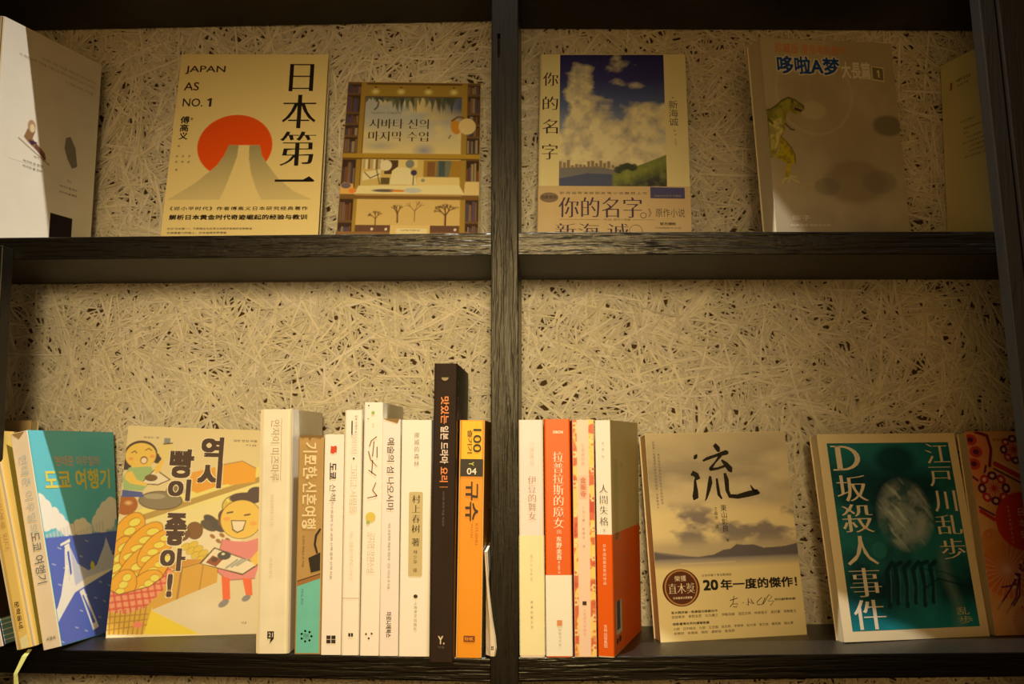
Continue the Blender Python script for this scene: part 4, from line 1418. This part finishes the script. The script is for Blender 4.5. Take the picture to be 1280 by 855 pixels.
b = row_book('book', 'white book with a tan label panel holding a vertical Chinese name', -0.1270, -0.0998, 0.0193, depth=0.13, shift=0.0005,
             cover=white, spine_mat=mat('white_spine_f', tr(238, 228, 226), 0.5), group=LG)
b.text('front', '挪威的森林', (11.4, 166, 16.4, 198), mat('brown_grey_ink', tr(130, 112, 94)), vertical=True, em=5.0)
PT = mat('tan_panel', tr(196, 176, 126), 0.5)
pn = [(8.5, 69.5), (19, 69.5), (20, 70.5), (20, 143), (19, 144), (8.5, 144), (7.5, 143), (7.5, 70.5)]
b.poly('front', pn, PT, part='tan_panel')
b.text('front', '村上春树', (9.6, 107, 18.4, 142), ink, ax=0.05, vertical=True, em=8.0, part='title')
b.text('front', '著', (10.4, 96, 17.4, 103), ink, part='title'); b.text('front', '林少华', (11.8, 80, 15.8, 93), ink, vertical=True, em=3.8, part='small_print'); b.text('front', '译', (11.8, 73, 15.6, 76.6), ink, part='small_print')
b.disc('front', (14.4, 52), 2.0, 1.8, brown_ink, n=8, part='publisher_mark')
b.text('front', '上海译文出版社', (12.8, 22, 16, 48), mat('brown_grey_ink', tr(130, 112, 94)), vertical=True, em=3.1, part='small_print')
b.done()

DK = mat('dark_brown_spine', tr(46, 32, 25), 0.6, 0.12, var=0.15)
b = row_book('book', 'tallest book of the row, dark brown with orange and cream Korean title', -0.0975, -0.0772, 0.0690, front=-0.020, depth=0.135, shift=0.0024,
             cover=mat('dark_brown_cover', tr(34, 24, 19), 0.5, 0.2), spine_mat=DK, group=LG, r=0.0014)
og = mat('orange_ink', tr(226, 132, 70)); lp = mat('light_pink_ink', tr(228, 204, 190))
b.disc('front', (9.6, 246), 3.2, 3.0, mat('grey_tan_print', tr(150, 130, 100)), n=16, part='bowl_mark'); b.poly('front', [(6.4, 246), (12.8, 246), (12.8, 249.4), (6.4, 249.4)], DK, e=E3, part='bowl_mark')
b.text('front', '맛있는', (6.4, 205, 13.6, 229), og, rot='cw', bold=0.02, part='title')
b.text('front', '일본 드라마', (6.4, 170, 13.6, 203), lp, rot='cw', bold=0.02, part='title')
b.text('front', '요리', (6.4, 154, 13.6, 167), og, rot='cw', bold=0.02, part='title')
b.poly('front', [(6.4, 149.4), (13.6, 149.4), (13.6, 149.8), (6.4, 149.8)], og)
b.text('front', '사이토 마리 지음 박경희', (9, 116, 11, 146), grey_ink, rot='cw', part='small_print')
b.text('front', 'Y.', (7.2, 15, 12.8, 22), mat('pale_tan_ink', tr(214, 196, 160)), part='publisher_mark', bold=0.02); b.text('front', '이숲', (7, 11.6, 13, 13.6), grey_ink, part='small_print')
b.disc('right', (12, 214), 4, 3, mat('orange_red_print', tr(190, 80, 40)), n=12)
for z in (240, 226, 198):
    b.poly('right', [(8, z), (14, z), (14, z + 3), (8, z + 3)], mat('grey_tan_print', tr(150, 130, 100)))
b.poly('right', [(2, 100), (9, 100), (9, 150), (2, 150)], mat('orange_red_print', tr(150, 84, 50)), part='food_picture')
b.done()

OR = mat('orange_spine', tr(232, 146, 22), 0.42, var=0.04)
b = row_book('book', 'yellow-orange travel guide with a black number label, beside the centre upright', -0.0765, -0.0535, 0.0192, depth=0.125, shift=0.0025, front=-0.001,
             cover=mat('orange_cover', tr(238, 160, 30), 0.42), spine_mat=OR, group=LG, r=0.0022)
b.poly('front', [(2.4, 174), (20.6, 174), (20.6, 208), (2.4, 208)], mat('yellow_print', tr(246, 186, 40)), part='yellow_panel')
b.text('front', '100', (12.6, 180, 20.0, 201), ink, rot='cw', bold=0.01, part='title', e=E4)
b.text('front', '즐기기', (7.4, 179, 11.8, 200), mat('brown_red_ink', tr(90, 44, 20)), rot='cw', bold=0.02, part='title', e=E4)
b.poly('front', [(1.4, 158.5), (21.8, 158.5), (21.8, 174), (1.4, 174)], ink, part='number_label', e=E3)
b.text('front', 'Y', (9, 168, 13.6, 171.4), mat('lime_ink', tr(214, 220, 90)), rot='cw', part='number_label', e=E4); b.text('front', '04', (7.4, 160.2, 16.0, 166.0), white_ink, bold=0.01, part='number_label', e=E4)
b.text('front', '규슈', (6.4, 119, 18.0, 154), mat('dark_brown_print', tr(50, 26, 16)), rot='cw', bold=0.02, part='title')
b.text('front', 'KYUSHU', (15.6, 98, 18.2, 117), mat('rust_ink', tr(170, 84, 24)), rot='cw', part='small_print'); b.text('front', '최신판', (11.6, 104, 13.6, 117), mat('rust_ink', tr(170, 84, 24)), rot='cw', part='small_print')
b.poly('front', [(6.8, 13.6), (16.8, 13.6), (16.8, 19), (6.8, 19)], mat('rust_label', tr(120, 56, 26)), part='publisher_mark'); b.text('front', 'RHK', (8, 14.8, 15.6, 17.8), OR, e=E4, bold=0.02, part='publisher_mark')
b.poly('right', [(0.6, 0.5), (40, 0.5), (40, 89), (0.6, 89)], mat('grey_green_print', tr(170, 168, 130)), part='grey_panel')
b.poly('right', [(0.6, 89), (40, 89), (40, 96), (0.6, 96)], white_ink, part='white_strip')
b.done()

# thin booklet slumped against the upright
g = Geo()
bw = mat('booklet_paper', tr(226, 210, 184), 0.6, var=0.1)
pth = [(-0.0502, -0.0985, 0.0010), (-0.0488, -0.118, 0.0012), (-0.0470, -0.140, 0.0015), (-0.0452, -0.158, 0.0020), (-0.0438, -0.172, 0.0030), (-0.0433, -0.1815, 0.0034), (-0.0438, -0.1884, 0.0026)]
vs = []
for (x, z, wd_) in pth:
    xr = min(x, -0.0490)        # behind its curled front edge it lies flat against the upright
    for (px_, y) in ((x - wd_, -0.0040), (x - wd_ * 0.6, -0.0062), (x + wd_ * 0.6, -0.0068), (x + wd_, -0.0048), (x + wd_ * 0.5, -0.0032),
                     (xr + 0.0018, -0.0022), (xr + 0.0008, 0.095), (xr - 0.0008, 0.095), (xr - 0.0008, 0.0)):
        vs.append((px_, y, z + ZC + 0.0012))
fs = []
for k in range(len(pth) - 1):
    for i in range(9):
        a, c = k * 9 + i, k * 9 + (i + 1) % 9
        fs.append((a, c, c + 9, a + 9))
fs.append(tuple(range(9))); fs.append(tuple(range(9 * len(pth) - 1, 9 * len(pth) - 10, -1)))
g.add(vs, fs, bw)
bk = bpy.data.objects.new('booklet', None)
scn.collection.objects.link(bk)
bk.location = (-0.047, 0, ZC - 0.187)
o = g.link('folded_pages', None, smooth=False)
o.data.transform(Matrix.Translation((0.047, 0, -(ZC - 0.187))))
o.parent = bk
tag(bk, 'thin cream booklet with wavy edge leaning between orange guide and centre upright', 'booklet')
g = Geo()
for k in range(4):
    x, z = -0.0448 + 0.0012 * (k % 2), -0.1800 - 0.0018 * (k // 2)
    g.add([(x, -0.0071, z + ZC), (x + 0.0009, -0.0073, z + ZC), (x + 0.0009, -0.0073, z + 0.0014 + ZC), (x, -0.0071, z + 0.0014 + ZC)], [(0, 1, 2, 3)], ink)
o = g.link('small_print', None); o['kind'] = 'stuff'
o.data.transform(Matrix.Translation((0.047, 0, -(ZC - 0.187))))
o.parent = bk

# ================================================================== lower right cell: the row
b = row_book('book', 'pinkish white book with a cream lower band, first right of the centre upright', -0.0198, 0.0025, 0.0193, depth=0.13, shift=-0.0012,
             cover=white, spine_mat=mat('pale_pink_spine', tr(238, 222, 226), 0.5, var=0.04), group=RG, r=0.0022)
b.text('front', '川端康成', (9.8, 168, 14.2, 191), mat('pale_red_ink', tr(216, 186, 170)), vertical=True, em=4.4)
b.text('front', '伊豆的舞女', (7.4, 119, 16.4, 159), mat('soft_brown_ink', tr(168, 126, 112)), ax=0.03, vertical=True, em=8.0, part='title')
b.band(2, 106, mat('cream_band', tr(240, 228, 178), 0.5, var=0.04), label='cream paper band')
b.text('front', '诺贝尔文学奖', (9.4, 66, 12, 90), pale_ink, vertical=True, em=2.6, e=0.00046, part='small_print')
b.text('front', '南海出版公司', (9.8, 24, 12, 50), grey_ink, vertical=True, em=2.4, e=0.00046, part='small_print')
b.done()

b = row_book('book', 'orange-red book with white vertical Chinese title and white lower band', 0.0036, 0.0268, 0.0200, depth=0.132, shift=-0.0014,
             cover=mat('orange_red_cover', tr(226, 94, 4), 0.42), spine_mat=mat('orange_red_spine', tr(226, 92, 4), 0.42, var=0.04), group=RG, r=0.0016)
b.text('front', 'XIRON', (7.6, 196, 16.8, 198.6), white_ink, bold=0.03)
b.text('front', '拉普拉斯的魔女', (7.0, 112, 17.4, 180), white_ink, vertical=True, em=10.2, part='title', ax=0.045)
b.text('front', '[日]', (10.6, 107, 14.2, 110.6), white_ink, part='small_print')
b.text('front', '东野圭吾', (9.8, 84, 14.6, 105), white_ink, vertical=True, em=5.0, bold=0.02)
b.text('front', '著 王蕴洁 译', (10.6, 72.5, 13.4, 83), white_ink, vertical=True, em=2.2, part='small_print')
b.band(1, 71, mat('white_band', tr(238, 232, 222), 0.45), label='white paper band')
sqm = mat('orange_stamp', tr(220, 140, 90))
b.poly('front', [(9.6, 27), (14.2, 27), (14.2, 32), (9.6, 32)], sqm, e=0.00046, part='publisher_mark')
b.text('front', '畅销书作家', (10.8, 9, 13.4, 25), pale_ink, vertical=True, em=2.6, e=0.00046, part='small_print')
b.done()

b = row_book('book', 'pink and red floral patterned book between the orange and white spines', 0.0285, 0.0482, 0.0193, depth=0.125, shift=-0.0012,
             cover=mat('floral_cover', tr(222, 110, 66), 0.5), spine_mat=mat('pale_salmon_spine', tr(240, 206, 180), 0.5), group=RG)
W_ = 19.5
A = Art(0.6, 0.5, W_ - 0.5, 208, tr(214, 104, 62), 0.5)
ff = fbm(A.X, A.Z, 9, 77, 3)
A.mix(np.clip((ff - 0.5) * 12, 0, 1), tr(246, 206, 110)); A.mix(np.clip((0.36 - ff) * 12, 0, 1), tr(200, 66, 44))
for k in range(16):
    cx = 1.6 if k % 2 else W_ - 1.2
    cz = 8 + k * 13
    for q in range(6):
        A.ell(cx + 2.2 * math.cos(q * 1.05), cz + 2.2 * math.sin(q * 1.05), 1.3, 1.3, tr(248, 222, 150), 0.9)
A.rect(4.2, -2, 14.4, 210, tr(240, 206, 180))
A.rect(5, 137, 13.6, 158, tr(236, 190, 164))
b.art('front', A)
b.text('front', '三岛由纪夫', (7.8, 167, 11, 187), mat('salmon_ink', tr(220, 150, 124)), vertical=True, em=3.4)
b.text('front', '金阁寺', (6.6, 139, 12.0, 157), mat('rose_ink', tr(206, 110, 84)), vertical=True, em=5.6, part='title', bold=0.02)
b.text('front', '[日]著 陈德文 译', (7.8, 94, 10.6, 132), mat('soft_brown_ink', tr(168, 126, 112)), vertical=True, em=2.6, part='small_print')
b.poly('front', [(7.4, 44.6), (11, 44.6), (11, 48), (7.4, 48)], brown_ink, part='publisher_mark')
b.text('front', '上海译文出版社', (8, 18, 10.4, 42), mat('salmon_ink', tr(220, 150, 124)), vertical=True, em=2.6, part='small_print')
b.done()

b = row_book('book', 'white book with vertical Chinese title and wide orange band, last of right row', 0.0492, 0.0634, 0.0188, depth=0.130, yaw=-0.2825, shift=-0.0016,
             cover=mat('tan_white_cover', sh(160, 122, 56), 0.45, var=0.03), spine_mat=mat('white_spine_g', tr(242, 238, 226), 0.45), group=RG, r=0.0012)
b.text('front', '太宰治', (5.4, 172, 9, 190), pale_ink, vertical=True, em=2.6, part='small_print')
b.text('front', '人間失格', (2.8, 113, 11.6, 151), grey_ink, ax=0.03, vertical=True, em=8.4, part='title')
b.text('front', '著', (6, 108.5, 8.4, 111), pale_ink, part='small_print')
ORB = mat('orange_band', tr(226, 92, 4), 0.42)
b.band(0.8, 106, ORB, label='orange paper band')
b.text('front', '日本战后最优秀的作品', (5.6, 62, 8.6, 98), mat('cream_ink_b', tr(240, 220, 190)), vertical=True, em=3.2, e=0.00046, part='small_print')
b.text('front', '吉林出版集团', (5.2, 8, 8.8, 28), mat('cream_ink_b', tr(240, 220, 190)), vertical=True, em=3.4, e=0.00046, part='small_print')
e5 = 0.00046
b.poly('right', [(9, 17), (34, 17), (34, 46), (9, 46)], mat('cream_print', sh(150, 124, 72)), e=e5, part='boxed_picture')
b.poly('right', [(12, 21), (26, 21), (26, 46), (12, 46)], mat('dark_blue_print', sh(34, 32, 34)), e=0.0006, part='boxed_picture')
b.poly('right', [(10, 9), (17, 9), (17, 14), (10, 14)], brown_ink, e=e5); b.poly('right', [(20, 9.5), (30, 9.5), (30, 14.5), (20, 14.5)], brown_ink, e=e5)
for z in (82, 76, 70, 64, 52):
    b.text('right', '人間失格 我的一生是多么可耻', (42, z - 1, 92 if z != 76 else 80, z + 1), mat('pale_orange_ink', sh(150, 90, 50)), e=e5, part='small_print')
b.text('right', '无赖派大师', (40, 165, 47, 168), grey_ink, part='small_print'); b.poly('right', [(12, 100), (28, 100), (28, 172), (12, 172)], mat('tan_print_b', sh(150, 116, 52)), part='pale_panel')
b.done()

# ================================================================== lower right cell: cover out
FC = sh(188, 146, 74)
b = Book('book', 'paperback with a brushed black character over storm clouds, grey hills and a round seal',
         book_matrix(0.1108, 0.0585, -0.1880, 0.2060, 0.145, -0.020), (0.1474, 0.0195, 0.1975), 'right', mat('gold_tan_cover', FC, 0.4), pages=PGB, group=FL)
A = Art(0.3, 0.4, 147.1, 197.1, FC, 0.65)
T = A.Z
c1 = fbm(A.X, A.Z, 42, 51, 5, 2.2); c2 = fbm(A.X, A.Z, 20, 61, 5, 2.0)
sky0, sky1, gold, dark = np.array(sh(176, 138, 78)), np.array(sh(120, 94, 58)), np.array(sh(196, 152, 80)), np.array(sh(98, 76, 54))
A.c[:] = sky0
A.c += (sky1 - A.c) * (np.clip((c1 - 0.38) * 3.0, 0, 0.85) * np.clip((T - 96) / 30, 0, 1) * np.clip((200 - T) / 60 + 0.25, 0, 1))[..., None]
bank = np.clip((T - 84) / 8, 0, 1) * np.clip((132 - T) / 14, 0, 1)
A.mix(bank * np.clip((c2 - 0.30) * 4, 0, 1) * 0.9, gold)
A.mix(bank * np.clip((0.50 - c2) * 7, 0, 1) * 0.85, dark)
A.mix(np.clip((98 - T) / 10, 0, 1) * np.clip((T - 70) / 6, 0, 1) * 0.7, sh(150, 116, 66))
hill = [(-1, 83), (12, 80), (26, 78), (45, 77.4), (60, 79), (70, 83), (78, 84), (84, 88), (92, 87), (102, 87), (112, 83.6), (124, 84), (134, 84.4), (148, 87), (148, 70), (-1, 70)]
A.poly([(-1, 84), (18, 81), (50, 76), (148, 76), (148, 66), (-1, 66)], sh(104, 84, 56))
A.poly(hill, sh(82, 64, 46))
A.mix(np.clip((77 - T) / 2, 0, 1), sh(122, 98, 66))
A.mix(np.clip((75 - T) / 9, 0, 1), FC)
A.mix(np.clip(1 - np.abs(T - 71.4) / 0.8, 0, 1) * (A.X > 26) * (A.X < 82), sh(180, 140, 80))
b.art('front', A)
# brushed character
S = [([(48.5, 171.5, 0.5), (50.2, 173.6, 1.2), (52, 176, 0.4)], 3.4), ([(44, 155.6, 0.5), (46.4, 157.6, 1.5), (49.4, 155.6, 1.6), (51.2, 151.4, 1.2)], 3.6),
     ([(44.4, 131.6, 0.3), (46.6, 134.4, 1.8), (47.4, 141, 1.3), (47.6, 150, 0.7), (48.2, 153, 0.3)], 3.6), ([(69.8, 183.2, 0.6), (71.4, 184.4, 1.6), (74, 181.6, 1.6), (75, 178, 0.8)], 3.4),
     ([(57.4, 169.4, 0.6), (62, 171.6, 1.0), (72, 174.6, 1.0), (82.6, 177.4, 1.6), (85, 177.2, 0.8)], 3.0), ([(76.6, 174.6, 1.2), (70, 167.6, 0.7), (64.8, 162, 1.2), (63.6, 160.2, 0.8)], 2.6),
     ([(64, 160.8, 1.2), (72, 161.6, 0.9), (80, 164, 1.0)], 2.6), ([(76.8, 170, 0.6), (81, 166, 1.5), (85, 160.6, 1.9), (86.2, 157.6, 0.6)], 3.2),
     ([(63.6, 154.4, 0.8), (63, 148, 1.6), (60.4, 140, 1.2), (57.6, 132.6, 0.6), (56, 130.4, 0.2)], 3.0), ([(70.2, 152, 0.8), (70.4, 144, 1.2), (71, 136, 1.3), (73.6, 131.8, 0.6)], 2.6),
     ([(79, 157, 0.8), (80.2, 150, 1.4), (80, 140, 1.2), (82, 134.4, 1.2), (90, 133.6, 1.3), (102, 136, 1.7), (111, 137.6, 1.6), (113.4, 136, 0.6)], 3.4), ([(110.6, 136, 1.4), (106.4, 141, 0.9), (104.6, 144.6, 0.3)], 2.6)]
for p, w0 in S:
    b.stroke('front', p, w0, ink, e=E3, part='brush_stroke')
b.text('front', '東山彰良', (71, 100, 77.6, 126.4), ink, vertical=True, em=6.8)
b.text('front', '著', (74, 90.5, 77, 93.5), brown_ink, part='small_print')
b.text('front', '王蘊潔 譯', (64.0, 103, 68, 124.6), brown_ink, vertical=True, em=3.8, part='small_print')
b.text('front', '台灣第一位獲得直木獎的作家他的每一字都像流水', (6.4, 124, 9.2, 190.6), grey_ink, vertical=True, em=2.6, part='small_print')
b.text('front', '魚說我在水裡所以你看不見我的眼淚', (11.0, 128, 13.8, 178), grey_ink, vertical=True, em=2.6, part='small_print')
b.disc('front', (24.4, 49.4), 18.6, 17.4, mat('seal_dark', sh(74, 30, 10), 0.35), e=E2, part='round_seal', n=36)
b.ring('front', (24.4, 49.4), 16.6, 15.2, mat('seal_gold', sh(150, 92, 34), 0.35), e=E3, part='round_seal', n=36)
sl = mat('seal_ink', sh(196, 156, 92))
b.text('front', '榮獲', (18.4, 55.4, 30.0, 60.6), sl, e=E4); b.text('front', '直木獎', (11.4, 44, 38, 53.6), sl, e=E4, ax=0.02, part='title'); b.text('front', '日本最高文學榮譽', (15.6, 39.0, 34.6, 41.2), sl, e=E4, bold=0.01, part='small_print')
b.text('front', '日本評審 9 票全數通過', (46.2, 58.6, 76, 61), brown_ink, part='small_print')
b.text('front', '20', (46.4, 45.6, 61.6, 55.6), ink, bold=0.035, part='title')
b.text('front', '年一度的傑作！', (64, 45.4, 142.6, 55.4), ink, bold=0.030, part='title')
for s_ in ([(72, 35.4), (80, 37.4)], [(76.4, 39.6), (75, 33), (71.4, 29.4)], [(74, 32), (79.6, 32), (78, 29), (74.6, 29.6)], [(84.6, 32.6), (85.6, 33)], [(90.6, 36.6), (90.2, 30), (88.6, 31)], [(90.4, 33.6), (94.6, 31.4), (93, 35.8), (96, 31)], [(104.6, 36.8), (99.4, 33), (99.6, 30), (104.6, 30.4), (108, 36.4)], [(105.4, 30.6), (112, 39), (115, 37), (110.6, 33), (117, 33), (112.6, 29)]):
    b.stroke('front', s_, 0.7, brown_ink, part='signature')
b.text('front', '特別獻聲推薦', (117.6, 33.2, 139, 35.4), ink, bold=0.012, part='small_print')
b.text('front', '直木獎評審一致讚賞的推薦佳作', (12.4, 25.6, 58.6, 28), ink, bold=0.015, part='small_print')
b.text('front', '宮部美幸　東野圭吾　北方謙三　伊集院靜　淺田次郎　林真理子　高村薰　桐野夏生', (12.6, 21.4, 138.6, 24.2), brown_ink, part='small_print')
b.text('front', '感動臺灣各界的讚聲推薦', (13, 15.2, 49.4, 17.6), ink, bold=0.015, part='small_print')
b.text('front', '小野　日中韓流　九歌　王定國　吳念真　李奭學　紀大偉　侯文詠　陳雨航　駱以軍', (13.3, 10.6, 134, 13.2), brown_ink, part='small_print')
b.text('front', '郝譽翔　張曼娟　楊照　盧郁佳　藍祖蔚', (13.6, 6.6, 74, 9), brown_ink, part='small_print')
b.done()

GC = sh(196, 152, 84)
b = Book('book', 'cream bordered book with a dark green picture and large cream vertical titles',
         book_matrix(0.2770, 0.0445, -0.1835, 0.1916, 0.2064, -0.009), (0.1476, 0.016, 0.1946), 'right', mat('cream_border', GC, 0.38, var=0.03), pages=PG, group=FL)
A = Art(9.4, 9.2, 138.4, 185.4, sh(20, 50, 36), 0.6)
n1 = fbm(A.X, A.Z, 46, 71, 5); n2 = fbm(A.X, A.Z, 12, 72, 5)
A.mix(np.clip((n1 - 0.42) * 3, 0, 0.8), sh(32, 84, 58)); A.mix(np.clip((0.46 - n1) * 3.4, 0, 0.8), sh(10, 28, 22))
A.mix(np.clip((A.Z - 150) / 30, 0, 1) * 0.5, sh(34, 92, 68)); A.mix(np.clip((40 - A.Z) / 30, 0, 1) * 0.6, sh(26, 104, 76))
A.ell(78, 168, 26, 18, sh(16, 40, 30), 0.85, soft=0.4)
r_ = np.hypot((A.X - 80) / 31, (A.Z - 115) / 37)
face = np.clip((1.0 - r_) * 2.6, 0, 1)
A.mix(face * np.clip(n2 * 1.7 - 0.1, 0, 1) * 0.95, sh(132, 122, 84))
A.mix(face * np.clip((0.44 - n2) * 6, 0, 1) * 0.8, sh(44, 66, 46))
A.mix(np.clip(1 - np.hypot((A.X - 68) / 7, (A.Z - 122) / 3.4), 0, 1) * 0.6, sh(30, 50, 34)); A.mix(np.clip(1 - np.hypot((A.X - 94) / 7, (A.Z - 121) / 3.4), 0, 1) * 0.6, sh(30, 50, 34))
st_ = fbm(A.X + A.Z * 0.6, A.Z * 0.3, 5, 91, 3)
A.mix(np.clip((st_ - 0.56) * 7, 0, 0.6) * face, sh(168, 156, 112))
for k in range(6):
    x = 50 + k * 9
    A.line([(x, 30 + (k % 2) * 3), (x + 3, 46), (x + 2, 62 + (k * 5) % 7), (x + 9, 70)], 4.2, sh(12, 32, 24), 0.9); A.line([(x + 2.4, 34), (x + 5, 50), (x + 6, 62)], 1.0, sh(60, 94, 62), 0.6)
A.ell(48, 82, 8, 8, sh(36, 92, 60), 0.6)
A.mix(np.clip(1 - np.abs(A.X - 116 - 4 * np.sin(A.Z / 14)) / 9, 0, 1) * np.clip((90 - A.Z) / 20, 0, 1) * 0.5, sh(96, 106, 70))
A.line([(86, 44), (104, 54), (138, 44)], 1.6, sh(14, 34, 26), 0.8); A.line([(86, 64), (110, 60), (128, 52)], 1.2, sh(14, 34, 26), 0.6)
b.art('front', A, rough=0.22)
ci = mat('cream_title_ink', sh(190, 152, 92), 0.35)
for ch, bx in (('D', (13, 158.5, 42, 183)), ('坂', (13, 128.5, 45, 153.8)), ('殺', (14, 99, 46.4, 126)), ('人', (14, 68.7, 46, 95.8)), ('事', (13, 39.6, 45, 66)), ('件', (13, 10.2, 45, 37))):
    if ch == 'D':
        g = b.geo('title')
        outer = [(13, 183), (27, 183), (34, 181), (39, 177), (42, 171), (42, 166), (39, 161), (34, 159.4), (27, 158.5), (13, 158.5)]
        def Dpts(sx, x0, z0, z1, n=10):
            return [(x0 + sx * math.sin(math.pi * k / n), (z0 + z1) / 2 + (z1 - z0) / 2 * math.cos(math.pi * k / n)) for k in range(n + 1)]
        O_ = Dpts(19.5, 22.5, 158.5, 183); I_ = Dpts(14, 22.5, 160.4, 181.2)
        for k in range(len(O_) - 1):
            g.add([b.P('front', p[0] / 1000, p[1] / 1000, E3) for p in (O_[k], O_[k + 1], I_[k + 1], I_[k])], [(0, 1, 2, 3)], ci)
        for q in ([(17, 158.5), (22.6, 158.5), (22.6, 183), (17, 183)], [(12.6, 181.6), (22.6, 181.6), (22.6, 183), (12.6, 183)], [(12.6, 158.5), (22.6, 158.5), (22.6, 160), (12.6, 160)]):
            g.add([b.P('front', p[0] / 1000, p[1] / 1000, E3) for p in q], [(0, 1, 2, 3)], ci)
    else:
        b.text('front', ch, bx, ci, ax=0.07, part='title')
for ch, bx in (('江', (112, 164.1, 137.4, 184)), ('戸', (111.6, 141.7, 136.4, 160.9)), ('川', (112.4, 117, 136.4, 137.4)), ('乱', (110.6, 95.3, 137.8, 113.6)), ('歩', (111.3, 71.7, 137.4, 91))):
    b.text('front', ch, bx, ci, ax=0.055, part='title')
yi = mat('olive_ink', sh(150, 128, 62))
b.text('front', '乱', (117, 20.4, 130, 27), yi, part='publisher_mark'); b.text('front', '歩', (118, 12.3, 132, 19), yi, part='publisher_mark')
b.done()

RC = sh(178, 104, 40)
b = Book('book', 'red and orange book patterned with blossoms and fans at the lower right end',
         book_matrix(0.4253, 0.0700, -0.1815, 0.1308, 0.1791, -0.005), (0.1257, 0.016, 0.1945), 'right', mat('tan_orange_cover', RC, 0.4), pages=PG, group=FL)
A = Art(0.4, 0.4, 125.2, 194, RC, 0.6)
A.mix(np.clip(fbm(A.X, A.Z, 40, 3, 3) * 2 - 0.6, 0, 0.6), sh(190, 128, 58))
rd, dr, mv, pkc = sh(156, 30, 12), sh(96, 16, 16), sh(72, 20, 36), sh(196, 132, 84)
A.poly([(0, 195), (20, 195), (22, 176), (14, 150), (0, 140)], sh(190, 100, 44))
A.line([(10, 194), (22, 190), (24, 176), (20, 160)], 3.2, dr); A.line([(0, 150), (10, 142), (16, 160)], 2.2, mv)
for cx, cz in ((4, 186), (8, 174), (4, 162)):
    A.ell(cx, cz, 7, 6, rd, 0.9); A.ell(cx, cz, 3, 2.6, mv)
A.line([(26, 162), (52, 148), (80, 138)], 5, rd); A.line([(24, 157), (50, 143), (80, 132)], 2, mv); A.line([(27, 166), (53, 152), (80, 143)], 1.6, pkc)


def blossom(cx, cz, R, n=8):
    A.ell(cx, cz, R, R, sh(186, 116, 60), 0.7)
    for k in range(n):
        a = 2 * math.pi * k / n
        A.ell(cx + R * 0.72 * math.cos(a), cz + R * 0.72 * math.sin(a), R * 0.26, R * 0.30, rd if k % 2 else mv, rot=a)
        A.ell(cx + R * 0.72 * math.cos(a), cz + R * 0.72 * math.sin(a), R * 0.11, R * 0.13, pkc, rot=a)
        A.line([(cx, cz), (cx + R * 0.5 * math.cos(a), cz + R * 0.5 * math.sin(a))], 1.0, rd)
        A.line([(cx, cz), (cx + R * 0.5 * math.cos(a + 0.39), cz + R * 0.5 * math.sin(a + 0.39))], 0.7, rd)


def fan(cx, cz, R, a0=0, a1=6.28, base=None):
    A.ell(cx, cz, R, R, base if base is not None else sh(176, 66, 20), 0.9)
    for k in range(26):
        a = a0 + (a1 - a0) * k / 26
        A.line([(cx, cz), (cx + R * math.cos(a), cz + R * math.sin(a))], 0.9, pkc, 0.6)


blossom(21, 138, 17); blossom(48, 176, 15); blossom(96, 160, 18); blossom(88, 40, 16)
A.line([(4, 116), (16, 108)], 4, rd); A.line([(3, 120), (17, 112)], 2, mv); A.ell(8, 94, 4, 4, rd); A.ell(8, 94, 2, 2, pkc)
fan(22, 60, 27, base=sh(172, 78, 18)); A.ell(12, 84, 13, 16, sh(176, 92, 24), 0.8); fan(34, 12, 15, base=sh(160, 40, 18)); fan(56, 34, 12, base=sh(140, 40, 24))
for p in (((6, 24), (20, 40), (34, 58), (52, 66), (70, 74)), ((14, 20), (26, 34), (32, 52)), ((34, 58), (30, 36), (22, 26)), ((52, 66), (46, 44), (50, 38)), ((28, 46), (14, 44))):
    A.line(list(p), 1.6, mv)
for k in range(24):
    A.ell(26 + (k * 7) % 34, 44 + (k * 11) % 26, 1.8, 1.8, mv if k % 3 else pkc, 0.9)
A.poly([(0, 0), (126, 0), (126, 26), (60, 22), (30, 24), (2, 34)], sh(170, 112, 50), 0.55)
A.ell(47, 105.5, 29.5, 28.5, sh(170, 34, 4))
b.art('front', A)
wi = mat('pink_white_ink', sh(200, 130, 84))
b.text('front', '日本史', (40.5, 88, 48.5, 120), wi, vertical=True, em=8.4, part='title')
b.text('front', '图说日本的历史文化', (31, 84, 33.4, 122), wi, vertical=True, em=2.6, part='small_print')
b.text('front', '北京出版', (27, 184.6, 44, 187.4), brown_ink, part='small_print')
b.done()
